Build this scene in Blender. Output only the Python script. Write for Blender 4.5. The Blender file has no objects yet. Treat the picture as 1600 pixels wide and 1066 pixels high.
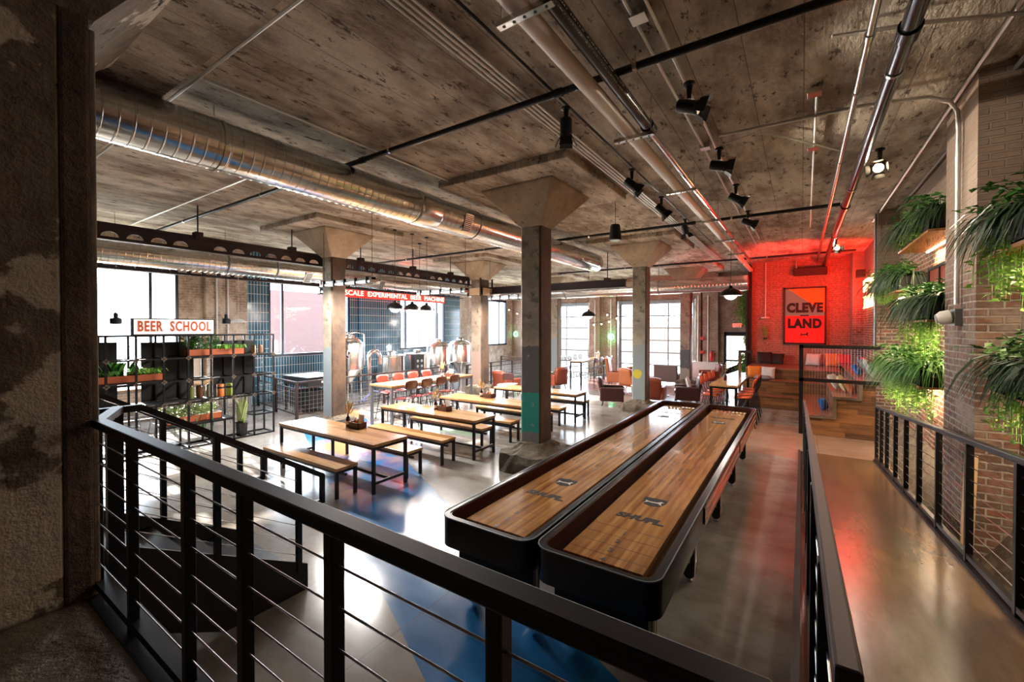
import bpy, bmesh, math, random
from mathutils import Vector, Matrix, Euler
random.seed(7)
S = bpy.context.scene
COL = S.collection
# ------------------------------------------------------------------ camera, world, exposure
cam_d = bpy.data.cameras.new('camera'); cam = bpy.data.objects.new('camera', cam_d); COL.objects.link(cam)
cam_d.sensor_width = 36; cam_d.lens = 36 * 671.4 / 1600; cam_d.shift_y = -13.3 / 1600
cam_d.clip_start = .05; cam_d.clip_end = 300
cam.location = (0, 0, 2.5)
cam.rotation_euler = Euler((math.radians(90 - .65), 0, math.radians(33.96)), 'XYZ')
S.camera = cam
S.view_settings.view_transform = 'Standard'; S.view_settings.look = 'None'
S.view_settings.gamma = 1; S.view_settings.use_curve_mapping = False
S.view_settings.exposure = 2.15
w = bpy.data.worlds.new('world'); S.world = w; w.use_nodes = True
wn = w.node_tree; bg = wn.nodes['Background']
bg.inputs[0].default_value = (.8, .91, 1, 1); bg.inputs[1].default_value = 4.0
S.cycles.max_bounces = 7; S.cycles.diffuse_bounces = 4; S.cycles.glossy_bounces = 4
S.cycles.caustics_reflective = False; S.cycles.caustics_refractive = False
S.cycles.sample_clamp_indirect = 25
PI = math.pi
def light(name, kind, loc, power, color=(1, 1, 1), size=.1, rot=None, aim=None, **k):
    d = bpy.data.lights.new(name, kind); d.energy = power; d.color = color
    if kind == 'AREA':
        d.shape = 'RECTANGLE'; d.size = size if not isinstance(size, tuple) else size[0]
        d.size_y = size if not isinstance(size, tuple) else size[1]
    elif kind == 'SPOT':
        d.spot_size = k.get('cone', 1.2); d.spot_blend = .6; d.shadow_soft_size = size
    elif kind == 'POINT': d.shadow_soft_size = size
    o = bpy.data.objects.new(name, d); COL.objects.link(o); o.location = loc
    if aim is not None: o.rotation_euler = (Vector(aim) - Vector(loc)).to_track_quat('-Z', 'Y').to_euler()
    if rot is not None: o.rotation_euler = rot
    return o
light('sun', 'SUN', (-30, 5, 20), 13, (1, .93, .82), .01, aim=(-30 + 10, 5 - 1.2, 20 - 4.4)).data.angle = .02
XL, YE, XR, ZC = -14.8, 22.0, 1.72, 5.05     # left wall, end wall, right wall, ceiling
# daylight portals in the window openings (guide sampling of the sky only)
def portal(loc, size, aim):
    o = light('daylight_portal', 'AREA', loc, 1, size=size, aim=aim); o.data.cycles.is_portal = True
WINS = [(2.0, 4.88), (7.39, 10.5), (13.05, 15.95), (18.6, 21.4)]      # y ranges in the left wall
for a, b in WINS: portal((XL - .2, (a + b) / 2, 2.85), (2.7, b - a), (0, (a + b) / 2, 2.85))
GAR = [(-12.1, -9.35), (-7.95, -4.55)]                               # x ranges of the garage doors
for a, b in GAR: portal(((a + b) / 2, YE + .3, 1.9), (b - a, 3.8), ((a + b) / 2, 0, 1.9))

# ------------------------------------------------------------------ helpers
class MB:
    def __init__(s): s.v = []; s.f = []; s.m = []; s.mi = 0
    def add(s, vs, fs):
        n = len(s.v); s.v += [tuple(v) for v in vs]
        for f in fs: s.f.append(tuple(i + n for i in f)); s.m.append(s.mi)
        return s
    def box(s, x0, x1, y0, y1, z0, z1):
        vs = [(x, y, z) for x in (x0, x1) for y in (y0, y1) for z in (z0, z1)]
        return s.add(vs, [(0, 1, 3, 2), (4, 6, 7, 5), (0, 4, 5, 1), (2, 3, 7, 6), (0, 2, 6, 4), (1, 5, 7, 3)])
    def cbox(s, c, d, R=None):
        vs = [Vector((x * d[0] / 2, y * d[1] / 2, z * d[2] / 2)) for x in (-1, 1) for y in (-1, 1) for z in (-1, 1)]
        if R: vs = [R @ v for v in vs]
        return s.add([v + Vector(c) for v in vs], [(0, 1, 3, 2), (4, 6, 7, 5), (0, 4, 5, 1), (2, 3, 7, 6), (0, 2, 6, 4), (1, 5, 7, 3)])
    def bar(s, a, b, w, h=None, up=(0, 0, 1)):
        a = Vector(a); b = Vector(b); h = h or w; d = (b - a).normalized(); u = Vector(up)
        if abs(d.dot(u)) > .95: u = Vector((0, 1, 0)) if abs(d.y) < .9 else Vector((1, 0, 0))
        r = d.cross(u).normalized(); u = r.cross(d)
        vs = [p + r * (i * w / 2) + u * (j * h / 2) for p in (a, b) for i, j in ((-1, -1), (1, -1), (1, 1), (-1, 1))]
        return s.add(vs, [(3, 2, 1, 0), (4, 5, 6, 7), (0, 1, 5, 4), (1, 2, 6, 5), (2, 3, 7, 6), (3, 0, 4, 7)])
    def tube(s, pts, r, n=8, cap=True):
        pts = [Vector(p) for p in pts]; rs = r if isinstance(r, (list, tuple)) else [r] * len(pts)
        d0 = (pts[1] - pts[0]).normalized(); u = Vector((0, 0, 1)) if abs(d0.z) < .9 else Vector((1, 0, 0))
        u = (u - d0 * u.dot(d0)).normalized(); vs = []; m = len(pts)
        for i, p in enumerate(pts):
            d = ((pts[min(i + 1, m - 1)] - pts[max(i - 1, 0)])).normalized()
            u = (u - d * u.dot(d)).normalized(); v = d.cross(u)
            for k in range(n):
                a = 2 * PI * k / n; vs.append(p + (u * math.cos(a) + v * math.sin(a)) * rs[i])
        fs = [(i * n + k, i * n + (k + 1) % n, (i + 1) * n + (k + 1) % n, (i + 1) * n + k) for i in range(m - 1) for k in range(n)]
        if cap: fs += [tuple(range(n))[::-1], tuple((m - 1) * n + k for k in range(n))]
        return s.add(vs, fs)
    def lathe(s, prof, n=20, c=(0, 0, 0), ax='z'):
        vs = []; m = len(prof)
        for r, z in prof:
            for k in range(n):
                a = 2 * PI * k / n; x, y = r * math.cos(a), r * math.sin(a)
                p = (x, y, z) if ax == 'z' else (z, x, y) if ax == 'x' else (y, z, x)
                vs.append((p[0] + c[0], p[1] + c[1], p[2] + c[2]))
        fs = [(i * n + k, i * n + (k + 1) % n, (i + 1) * n + (k + 1) % n, (i + 1) * n + k) for i in range(m - 1) for k in range(n)]
        fs += [tuple(range(n))[::-1], tuple((m - 1) * n + k for k in range(n))]
        return s.add(vs, fs)
    def prism(s, poly, z0, z1, f=lambda x, y, z: (x, y, z)):
        n = len(poly); vs = [f(x, y, z0) for x, y in poly] + [f(x, y, z1) for x, y in poly]
        return s.add(vs, [tuple(range(n))[::-1], tuple(range(n, 2 * n))] + [(i, (i + 1) % n, n + (i + 1) % n, n + i) for i in range(n)])
    def quad(s, *p): return s.add(p, [tuple(range(len(p)))])
    def grid(s, fn, nu, nv):
        vs = [fn(i / nu, j / nv) for i in range(nu + 1) for j in range(nv + 1)]
        return s.add(vs, [(i * (nv + 1) + j, (i + 1) * (nv + 1) + j, (i + 1) * (nv + 1) + j + 1, i * (nv + 1) + j + 1) for i in range(nu) for j in range(nv)])
    def sphere(s, c, r, n=10, sc=(1, 1, 1)):
        pr = [(math.sin(PI * i / n), -math.cos(PI * i / n)) for i in range(n + 1)]
        k0 = len(s.v); s.lathe([(max(a, .001) * r, b * r) for a, b in pr], n * 2)
        for i in range(k0, len(s.v)):
            x, y, z = s.v[i]; s.v[i] = (x * sc[0] + c[0], y * sc[1] + c[1], z * sc[2] + c[2])
        return s
    def build(s, name, mt, parent=None, smooth=None, bevel=0, recalc=True):
        me = bpy.data.meshes.new(name); me.from_pydata(s.v, [], s.f)
        for x in (mt if isinstance(mt, (list, tuple)) else [mt]): me.materials.append(x)
        if isinstance(mt, (list, tuple)): me.polygons.foreach_set('material_index', s.m)
        if recalc:
            b = bmesh.new(); b.from_mesh(me); bmesh.ops.recalc_face_normals(b, faces=b.faces); b.to_mesh(me); b.free()
        if smooth:
            me.polygons.foreach_set('use_smooth', [True] * len(me.polygons))
            me.set_sharp_from_angle(angle=math.radians(smooth))
        o = bpy.data.objects.new(name, me); COL.objects.link(o)
        if parent: o.parent = parent
        if bevel:
            md = o.modifiers.new('bevel', 'BEVEL'); md.width = bevel; md.segments = 2; md.limit_method = 'ANGLE'; md.angle_limit = .7
        return o
def tag(o, label, cat, group=None):
    o['label'] = label; o['category'] = cat
    if group: o['group'] = group
    return o
def thing(name, label, cat, loc=(0, 0, 0), rz=0, group=None):
    o = bpy.data.objects.new(name, None); COL.objects.link(o); o.empty_display_size = .1
    o.location = loc; o.rotation_euler = (0, 0, rz)
    return tag(o, label, cat, group)
def struct(o): o['kind'] = 'structure'; return o
KIDS = {}
def dup(root, loc, rz=0, label=None, group=None):
    kids = {}
    for o in bpy.data.objects:
        if o.parent: kids.setdefault(o.parent.name, []).append(o)
    def cp(o, par):
        c = o.copy(); COL.objects.link(c)
        if par: c.parent = par
        for ch in kids.get(o.name, []): cp(ch, c)
        return c
    c = cp(root, None); c.location = loc; c.rotation_euler = (0, 0, rz)
    if label: c['label'] = label
    if group: c['group'] = group
    return c
def text_mb(txt, size, depth=.002, bold=0, sx=1, shear=0, space=1):
    cu = bpy.data.curves.new('t', 'FONT'); cu.body = txt; cu.size = size; cu.extrude = depth / 2; cu.offset = bold
    cu.align_x = 'CENTER'; cu.align_y = 'CENTER'; cu.shear = shear; cu.space_character = space; cu.resolution_u = 3
    o = bpy.data.objects.new('t', cu); COL.objects.link(o)
    me = bpy.data.meshes.new_from_object(o)
    m = MB(); m.add([(v.co.x * sx, v.co.y, v.co.z) for v in me.vertices], [tuple(p.vertices) for p in me.polygons])
    bpy.data.objects.remove(o); bpy.data.meshes.remove(me); bpy.data.curves.remove(cu)
    return m
def xf(m, M):
    m.v = [tuple(M @ Vector(v)) for v in m.v]; return m

# ------------------------------------------------------------------ materials
def new(name):
    m = bpy.data.materials.new(name); m.use_nodes = True
    nt = m.node_tree; return m, nt, nt.nodes['Principled BSDF']
def nd(nt, t, **k):
    n = nt.nodes.new(t)
    for a, b in k.items():
        if a in ('operation', 'blend_type', 'data_type', 'offset', 'offset_frequency', 'squash', 'wave_type', 'bands_direction', 'feature', 'noise_dimensions', 'use_clamp'): setattr(n, a, b)
    return n
def L(nt, a, b): nt.links.new(a, b)
def val(nt, op, a, b=None, c=None, clamp=False):
    n = nt.nodes.new('ShaderNodeMath'); n.operation = op; n.use_clamp = clamp
    for i, x in enumerate((a, b, c)):
        if x is None: continue
        if isinstance(x, (int, float)): n.inputs[i].default_value = x
        else: L(nt, x, n.inputs[i])
    return n.outputs[0]
def mixc(nt, f, a, b, mode='MIX'):
    n = nt.nodes.new('ShaderNodeMix'); n.data_type = 'RGBA'; n.blend_type = mode
    for i, x in ((0, f), (6, a), (7, b)):
        if isinstance(x, tuple): n.inputs[i].default_value = (*x, 1)
        elif isinstance(x, (int, float)): n.inputs[i].default_value = x
        else: L(nt, x, n.inputs[i])
    return n.outputs[2]
def coords(nt, scale=(1, 1, 1)):
    t = nt.nodes.new('ShaderNodeTexCoord'); mp = nt.nodes.new('ShaderNodeMapping'); mp.inputs['Scale'].default_value = scale
    L(nt, t.outputs['Object'], mp.inputs[0]); return mp.outputs[0]
def noise(nt, vec, scale, detail=3, rough=.6):
    n = nt.nodes.new('ShaderNodeTexNoise'); n.inputs['Scale'].default_value = scale; n.inputs['Detail'].default_value = detail
    n.inputs['Roughness'].default_value = rough; L(nt, vec, n.inputs['Vector']); return n.outputs['Fac']
def ramp(nt, f, a, b):   # smooth threshold
    n = nt.nodes.new('ShaderNodeMapRange'); n.inputs[1].default_value = a; n.inputs[2].default_value = b; n.clamp = True
    L(nt, f, n.inputs[0]); return n.outputs[0]
def bump(nt, p, h, strength=.3, dist=.02):
    n = nt.nodes.new('ShaderNodeBump'); n.inputs['Strength'].default_value = strength; n.inputs['Distance'].default_value = dist
    L(nt, h, n.inputs['Height']); L(nt, n.outputs[0], p.inputs['Normal'])
def plain(name, c, rough=.5, metal=0, emit=None, es=0, var=.12, coat=0):
    m, nt, p = new(name)
    p.inputs['Roughness'].default_value = rough; p.inputs['Metallic'].default_value = metal
    if coat: p.inputs['Coat Weight'].default_value = coat
    v = coords(nt); f = noise(nt, v, 9, 3)
    k = lambda s: tuple(min(1, x * s) for x in c)
    L(nt, mixc(nt, f, k(1 - var), k(1 + var)), p.inputs['Base Color'])
    if emit:
        p.inputs['Emission Color'].default_value = (*emit, 1); p.inputs['Emission Strength'].default_value = es
    return m
def mottled(name, c1, c2, c3=None, scale=2, stretch=(1, 1, 1), rough=.85, b=.4, t=(.4, .6), t3=(.6, .68), lines=0, sc3=5):
    m, nt, p = new(name); v = coords(nt, stretch)
    n1 = noise(nt, v, scale, 6, .65); c = mixc(nt, ramp(nt, n1, *t), c1, c2)
    n2 = noise(nt, v, scale * 7, 4, .7); c = mixc(nt, val(nt, 'MULTIPLY', ramp(nt, n2, .3, .75), .5), c, tuple(x * .55 for x in c1))
    if c3:
        n3 = noise(nt, v, sc3, 7, .75); c = mixc(nt, ramp(nt, n3, *t3), c, c3)
    if lines:
        s = nt.nodes.new('ShaderNodeSeparateXYZ'); L(nt, coords(nt), s.inputs[0])
        fr = val(nt, 'FRACT', val(nt, 'DIVIDE', s.outputs[0], lines))
        ln = val(nt, 'LESS_THAN', fr, .022); c = mixc(nt, val(nt, 'MULTIPLY', ln, .6), c, (.03, .022, .016))
        idn = nt.nodes.new('ShaderNodeTexWhiteNoise'); idn.noise_dimensions = '1D'
        L(nt, val(nt, 'FLOOR', val(nt, 'DIVIDE', s.outputs[0], lines)), idn.inputs['W'])
        c = mixc(nt, .22, c, mixc(nt, idn.outputs[0], (.35, .3, .25), (1, .95, .88)), 'MULTIPLY')
    L(nt, c, p.inputs['Base Color']); p.inputs['Roughness'].default_value = rough
    if b: bump(nt, p, n2, b, .03)
    return m
def brick(name, c1, c2, mortar, axis='x', bw=.215, rh=.075, ms=.012, dirt=None, dz=None, off=.5, rough=.85, wash=None, wt=(.5, .6), bstr=.6, spread=.3, gradz=None):
    m, nt, p = new(name); s = nt.nodes.new('ShaderNodeSeparateXYZ'); L(nt, coords(nt), s.inputs[0])
    cb = nt.nodes.new('ShaderNodeCombineXYZ'); wob = noise(nt, coords(nt), 1.3, 2)
    if axis == 'b':   # both: pick by normal
        g = nt.nodes.new('ShaderNodeNewGeometry'); sn = nt.nodes.new('ShaderNodeSeparateXYZ'); L(nt, g.outputs['Normal'], sn.inputs[0])
        sel = val(nt, 'GREATER_THAN', val(nt, 'ABSOLUTE', sn.outputs[0]), .5)
        u = val(nt, 'ADD', val(nt, 'MULTIPLY', s.outputs[1], sel), val(nt, 'MULTIPLY', s.outputs[0], val(nt, 'SUBTRACT', 1, sel)))
    else: u = s.outputs[0 if axis == 'x' else 1]
    L(nt, u, cb.inputs[0])
    L(nt, val(nt, 'ADD', s.outputs[2], val(nt, 'MULTIPLY', wob, .03 if off else 0)), cb.inputs[1])
    b = nt.nodes.new('ShaderNodeTexBrick'); b.offset = off; L(nt, cb.outputs[0], b.inputs['Vector'])
    for k, x in (('Scale', 1), ('Brick Width', bw), ('Row Height', rh), ('Mortar Size', ms), ('Mortar Smooth', .3 if off else .1), ('Bias', 0)): b.inputs[k].default_value = x
    b.inputs['Color1'].default_value = (*c1, 1); b.inputs['Color2'].default_value = (*c2, 1); b.inputs['Mortar'].default_value = (*mortar, 1)
    c = b.outputs['Color']; n2 = noise(nt, coords(nt), 14, 5, .7)
    c = mixc(nt, ramp(nt, n2, .35, .8) if off else .0, c, tuple(x * .35 for x in c1))
    if wash:
        n = noise(nt, coords(nt), 1.6, 6, .7); c = mixc(nt, ramp(nt, n, *wt), c, wash)
    if gradz:     # old paint kept above a ragged height
        gz, gc = gradz; n = noise(nt, coords(nt), 1.1, 5)
        f = ramp(nt, val(nt, 'ADD', s.outputs[2], val(nt, 'MULTIPLY', n, 1.6)), gz, gz + .7)
        c = mixc(nt, val(nt, 'MULTIPLY', f, .75), c, gc)
    L(nt, c, p.inputs['Base Color']); p.inputs['Roughness'].default_value = rough
    h = val(nt, 'SUBTRACT', 1, b.outputs['Fac'])
    bump(nt, p, val(nt, 'ADD', h, val(nt, 'MULTIPLY', n2, .5)) if off else h, bstr, .02)
    return m
def wood(name, c1, c2, axis=0, pw=.1, rough=.45, pl=1.2, coat=0, grain=1.0, gap=.02, side=1):
    """planks running along axis (0 x, 1 y); side = cross axis"""
    m, nt, p = new(name); s = nt.nodes.new('ShaderNodeSeparateXYZ'); L(nt, coords(nt), s.inputs[0])
    u = s.outputs[axis]; vv = val(nt, 'DIVIDE', s.outputs[side], pw)
    row = val(nt, 'FLOOR', vv)
    wn_ = nt.nodes.new('ShaderNodeTexWhiteNoise'); wn_.noise_dimensions = '1D'; L(nt, row, wn_.inputs['W'])
    col = val(nt, 'FLOOR', val(nt, 'ADD', val(nt, 'DIVIDE', u, pl), val(nt, 'MULTIPLY', wn_.outputs[0], 7)))
    cb = nt.nodes.new('ShaderNodeCombineXYZ'); L(nt, row, cb.inputs[0]); L(nt, col, cb.inputs[1])
    w2 = nt.nodes.new('ShaderNodeTexWhiteNoise'); w2.noise_dimensions = '2D'; L(nt, cb.outputs[0], w2.inputs['Vector'])
    st = [14, 14, 14]; st[axis] = 1.2
    g = noise(nt, coords(nt, tuple(st)), 2.2, 5, .6)
    f = val(nt, 'ADD', val(nt, 'MULTIPLY', w2.outputs[0], .65), val(nt, 'MULTIPLY', ramp(nt, g, .3, .7), .45 * grain), clamp=True)
    c = mixc(nt, f, c1, c2)
    e = val(nt, 'LESS_THAN', val(nt, 'FRACT', vv), gap)
    c = mixc(nt, val(nt, 'MULTIPLY', e, .7), c, tuple(x * .15 for x in c1))
    L(nt, c, p.inputs['Base Color']); p.inputs['Roughness'].default_value = rough
    if coat: p.inputs['Coat Weight'].default_value = coat; p.inputs['Coat Roughness'].default_value = .04
    return m
M = {}
M['steel_black'] = plain('black powder coated steel', (.005, .005, .006), .38, .2)
M['matte_black'] = plain('matte black', (.0035, .0035, .004), .7)
M['gloss_black'] = plain('satin black laminate', (.003, .003, .0035), .25)
M['cable'] = plain('stainless cable', (.6, .6, .62), .28, 1)
M['galv'] = plain('galvanised steel', (.66, .65, .62), .2, 1, var=.3)
M['conduit'] = plain('zinc conduit', (.72, .71, .68), .42, .55)
M['chrome'] = plain('chrome', (.8, .8, .8), .1, 1)
M['stainless'] = plain('brushed stainless steel', (.72, .7, .68), .22, 1)
M['greysteel'] = plain('grey painted steel', (.23, .24, .26), .4, .6)
M['white_pvc'] = plain('cream pipe', (.8, .73, .64), .4, var=.05)
M['rust'] = plain('rust brown steel', (.022, .008, .007), .6, .2, var=.4)
M['rail_top'] = plain('dark rail paint', (.008, .007, .01), .42, .1)
M['concrete'] = mottled('raw concrete', (.27, .23, .18), (.17, .135, .1), (.07, .05, .035), scale=1.7, b=.5)
M['ceiling'] = mottled('board formed ceiling', (.68, .61, .5), (.22, .16, .11), (.085, .055, .036), scale=1.3, stretch=(1.5, .6, 1), t=(.42, .6), t3=(.57, .62), sc3=6.5, lines=.46, b=1)
M['capital'] = mottled('cast capital concrete', (.5, .41, .29), (.33, .26, .18), (.08, .055, .035), scale=1.6, t3=(.6, .66), b=.4)
M['pillar_bare'] = mottled('bare pillar strip', (.16, .12, .09), (.07, .05, .037), (.02, .014, .01), scale=1.6, b=1)
M['pillar'] = mottled('peeling painted pillar', (.62, .58, .5), (.12, .09, .065), (.025, .018, .013), scale=1.0, t=(.47, .49), t3=(.6, .62), sc3=2.4, b=1)
M['rubble'] = mottled('broken concrete footing', (.2, .155, .105), (.08, .062, .045), (.03, .02, .014), scale=6, b=1)
M['platform'] = mottled('worn platform concrete', (.42, .37, .31), (.2, .17, .13), (.07, .05, .035), scale=1.8, rough=.35, b=.7)
M['ramp'] = mottled('tan polished ramp', (.21, .125, .062), (.125, .075, .04), None, scale=1.3, stretch=(2.5, .7, 1), rough=.22, b=.05)
M['brick_right'] = brick('old right wall brick', (.36, .105, .035), (.075, .045, .032), (.5, .42, .33), 'b', gradz=(4.3, (.2, .155, .115)), wash=(.4, .33, .26), wt=(.55, .66), bstr=1)
M['brick_pil'] = brick('pilaster brick', (.26, .11, .07), (.11, .085, .07), (.4, .36, .32), 'b', wash=(.3, .24, .2), wt=(.5, .68), gradz=(3.6, (.36, .27, .21)), bstr=1)
M['brick_end'] = brick('end wall brick', (.44, .26, .18), (.36, .22, .16), (.45, .38, .32), 'b', wash=(.46, .36, .28), wt=(.5, .62))
M['brick_left'] = brick('left wall brick', (.55, .42, .33), (.42, .28, .2), (.62, .56, .5), 'b', wash=(.66, .58, .5), wt=(.46, .58))
M['brick_red'] = brick('red lit brick wall', (.42, .17, .1), (.34, .15, .1), (.4, .28, .22), 'b', bstr=.8)
M['tile'] = brick('blue stacked tile', (.018, .10, .17), (.03, .15, .24), (.55, .62, .66), 'b', bw=.095, rh=.30, ms=.009, off=0, rough=.12, bstr=.3)
M['glass_frame'] = plain('dark window frame', (.02, .03, .05), .35, .3)
M['oak'] = wood('oiled oak planks', (.66, .37, .15), (.28, .13, .045), 0, .145, .2, 3)
M['oak_y'] = wood('oak planks lengthwise', (.64, .36, .15), (.32, .16, .06), 1, .145, .2, 3, side=0)
M['board'] = wood('laminated maple board', (.68, .36, .13), (.24, .09, .025), 1, .034, .14, 3.4, coat=.8, side=0, gap=.0)
M['mahogany'] = wood('mahogany rim', (.075, .02, .012), (.03, .008, .006), 1, .2, .25, 5, side=2, coat=.3)
M['reclaimed'] = wood('reclaimed planks', (.018, .011, .008), (.33, .14, .05), 0, .11, .4, .9, side=2, gap=.05)
M['tread'] = wood('reclaimed tread planks', (.36, .17, .085), (.12, .05, .025), 0, .14, .3, 1.1, side=1, gap=.03)
M['pine'] = plain('pine', (.6, .42, .24), .6)
M['leather_dark'] = plain('dark oxblood leather', (.05, .014, .012), .38)
M['leather_tan'] = plain('tan leather', (.42, .13, .045), .35)
M['leather_red'] = plain('red brown leather', (.2, .04, .018), .4)
M['ply_brown'] = plain('walnut plywood', (.12, .035, .018), .3, coat=.3)
M['orange'] = plain('orange vinyl', (.6, .09, .02), .35)
M['seat_dark'] = plain('glossy dark red seat', (.16, .03, .03), .22, coat=.5)
M['grey_fabric'] = plain('grey fabric', (.22, .22, .25), .8)
M['brown_fabric'] = plain('taupe fabric', (.16, .11, .1), .8)
M['white_fabric'] = plain('off white fabric', (.6, .55, .52), .8)
M['leaf'] = plain('leaf green', (.06, .2, .03), .45, var=.5)
M['leaf_light'] = plain('bright fern green', (.2, .42, .06), .5, var=.4)
M['leaf_dark'] = plain('dark grass green', (.022, .06, .02), .45, var=.5)
M['leaf_pale'] = plain('striped pale green', (.34, .42, .16), .45, var=.3)
M['moss'] = plain('moss green', (.06, .22, .02), .8, var=.5)
M['flower'] = plain('red flower', (.5, .03, .02), .5)
M['terracotta'] = plain('burnt orange planter', (.42, .1, .035), .5)
M['shelfwood'] = plain('planter box board', (.4, .17, .06), .5)
M['dry'] = plain('dried pampas', (.62, .45, .24), .8)
M['bottle'] = plain('dark amber bottle', (.035, .008, .012), .08, coat=.5)
M['ketchup'] = plain('ketchup red', (.5, .01, .02), .3)
M['mustard'] = plain('mustard yellow', (.75, .38, .02), .3)
M['white'] = plain('white plastic', (.75, .74, .72), .4)
M['card'] = plain('menu card', (.78, .68, .66), .6)
M['crate'] = plain('dark crate wood', (.1, .035, .018), .5)
M['red_paint'] = plain('red paint', (.6, .02, .015), .3)
M['ink'] = plain('black ink', (.006, .006, .007), .75)
M['ink_num'] = plain('score ink', (.06, .03, .035), .4)
M['logo_grey'] = plain('logo white', (.6, .52, .42), .35)
M['tap_teal'] = plain('tapestry grey green', (.13, .3, .26), .8)
M['tap_orange'] = plain('tapestry orange', (.75, .2, .02), .8)
M['tap_red'] = plain('tapestry red', (.7, .035, .03), .8)
M['frost_red'] = plain('red panes', (.25, .03, .02), .3)
def emis(name, c, s): return plain(name, tuple(min(x, .8) for x in c), .5, 0, c, s, 0)
M['bulb'] = emis('warm bulb', (1, .8, .55), 4)
M['lens'] = emis('spot lens', (1, .72, .42), 8)
M['tubewhite'] = plain('tube diffuser', (.5, .5, .5), .4, 0, (1, .97, .95), .22, 0)
M['neon_red'] = emis('neon red', (1, .1, .04), 2)
M['neon_yel'] = emis('neon letters hot', (1, .55, .22), 1.6)
M['neon_bg'] = emis('lit red band', (1, .03, .015), .16)
M['neon_white'] = emis('neon letter white', (1, .62, .45), 1.3)
M['neon_green'] = emis('neon green', (.2, 1, .45), 1.2)
M['lit_white'] = emis('backlit sign face', (1, .97, .92), .12)
M['sign_orange'] = plain('sign letter orange', (.55, .06, .005), .5, 0, (1, .13, .01), .03, 0)
M['exit_red'] = emis('exit sign red', (1, .08, .04), .6)
# clear window glass
m, nt, p = new('window glass'); M['glass'] = m
tr = nt.nodes.new('ShaderNodeBsdfTransparent'); gl = nt.nodes.new('ShaderNodeBsdfGlossy'); gl.inputs['Roughness'].default_value = .03
mx = nt.nodes.new('ShaderNodeMixShader'); mx.inputs[0].default_value = .06; tr.inputs[0].default_value = (.97, .98, 1, 1)
L(nt, tr.outputs[0], mx.inputs[1]); L(nt, gl.outputs[0], mx.inputs[2]); L(nt, mx.outputs[0], nt.nodes['Material Output'].inputs[0])
# polished floor with painted bands
m, nt, p = new('polished painted floor'); M['floor'] = m
s = nt.nodes.new('ShaderNodeSeparateXYZ'); L(nt, coords(nt), s.inputs[0]); x, y = s.outputs[0], s.outputs[1]
n1 = noise(nt, coords(nt), .55, 5, .6); n2 = noise(nt, coords(nt, (1, 1.6, 1)), 2.3, 6, .65)
c = mixc(nt, ramp(nt, n1, .38, .62), (.33, .32, .305), (.22, .19, .16))
c = mixc(nt, val(nt, 'MULTIPLY', ramp(nt, n2, .42, .7), .55), c, (.12, .09, .065))
def half(a, b, k): return val(nt, 'GREATER_THAN', val(nt, 'ADD', val(nt, 'MULTIPLY', x, a), val(nt, 'MULTIPLY', y, b)), k)
def AND(*a):
    r = a[0]
    for q in a[1:]: r = val(nt, 'MULTIPLY', r, q)
    return r
# left edge y = 4.28 - .464 (x+6.77);  right edge y = 5.11 - .52 (x+5.27)
band = AND(half(.464, 1, 4.28 - .464 * 6.77), half(-.52, -1, -(5.11 - .52 * 5.27)), half(1, 0, -11.3), half(-1, 0, .2))
bl = mixc(nt, n2, (.012, .11, .32), (.03, .21, .48))
far = ramp(nt, x, -4.9, -6.2)
pk = mixc(nt, ramp(nt, noise(nt, coords(nt), .8, 2), .44, .62), bl, mixc(nt, ramp(nt, n1, .45, .5), (.42, .10, .16), (.5, .26, .12)))
bl = mixc(nt, far, bl, pk)
c = mixc(nt, band, c, bl)
gr = AND(half(1, 0, -8), half(-1, 0, 6.2), half(0, 1, 7.6), half(.3, -1, -11.3))
c = mixc(nt, val(nt, 'MULTIPLY', gr, .5), c, (.2, .42, .24))
rd = AND(half(1, .2, -4.6), half(0, 1, 16), half(-.6, -1, -19.6)); c = mixc(nt, val(nt, 'MULTIPLY', rd, .5), c, (.5, .12, .12))
rt = AND(half(1, 0, -1.3), half(0, 1, 9.8), half(0, -1, -13)); c = mixc(nt, val(nt, 'MULTIPLY', rt, .45), c, (.42, .17, .08))
gx = val(nt, 'LESS_THAN', val(nt, 'FRACT', val(nt, 'DIVIDE', val(nt, 'ADD', x, 30.2), 3.05)), .003)
gy = val(nt, 'LESS_THAN', val(nt, 'FRACT', val(nt, 'DIVIDE', val(nt, 'ADD', y, 30.9), 3.05)), .003)
c = mixc(nt, val(nt, 'MULTIPLY', val(nt, 'MAXIMUM', gx, gy), .6), c, (.03, .025, .02))
L(nt, c, p.inputs['Base Color'])
L(nt, ramp(nt, n2, -.9, 2.2), p.inputs['Roughness'])
rr = nt.nodes.new('ShaderNodeMapRange'); L(nt, n2, rr.inputs[0]); rr.inputs[3].default_value = .1; rr.inputs[4].default_value = .24; L(nt, rr.outputs[0], p.inputs['Roughness'])
p.inputs['Specular IOR Level'].default_value = .6
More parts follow.
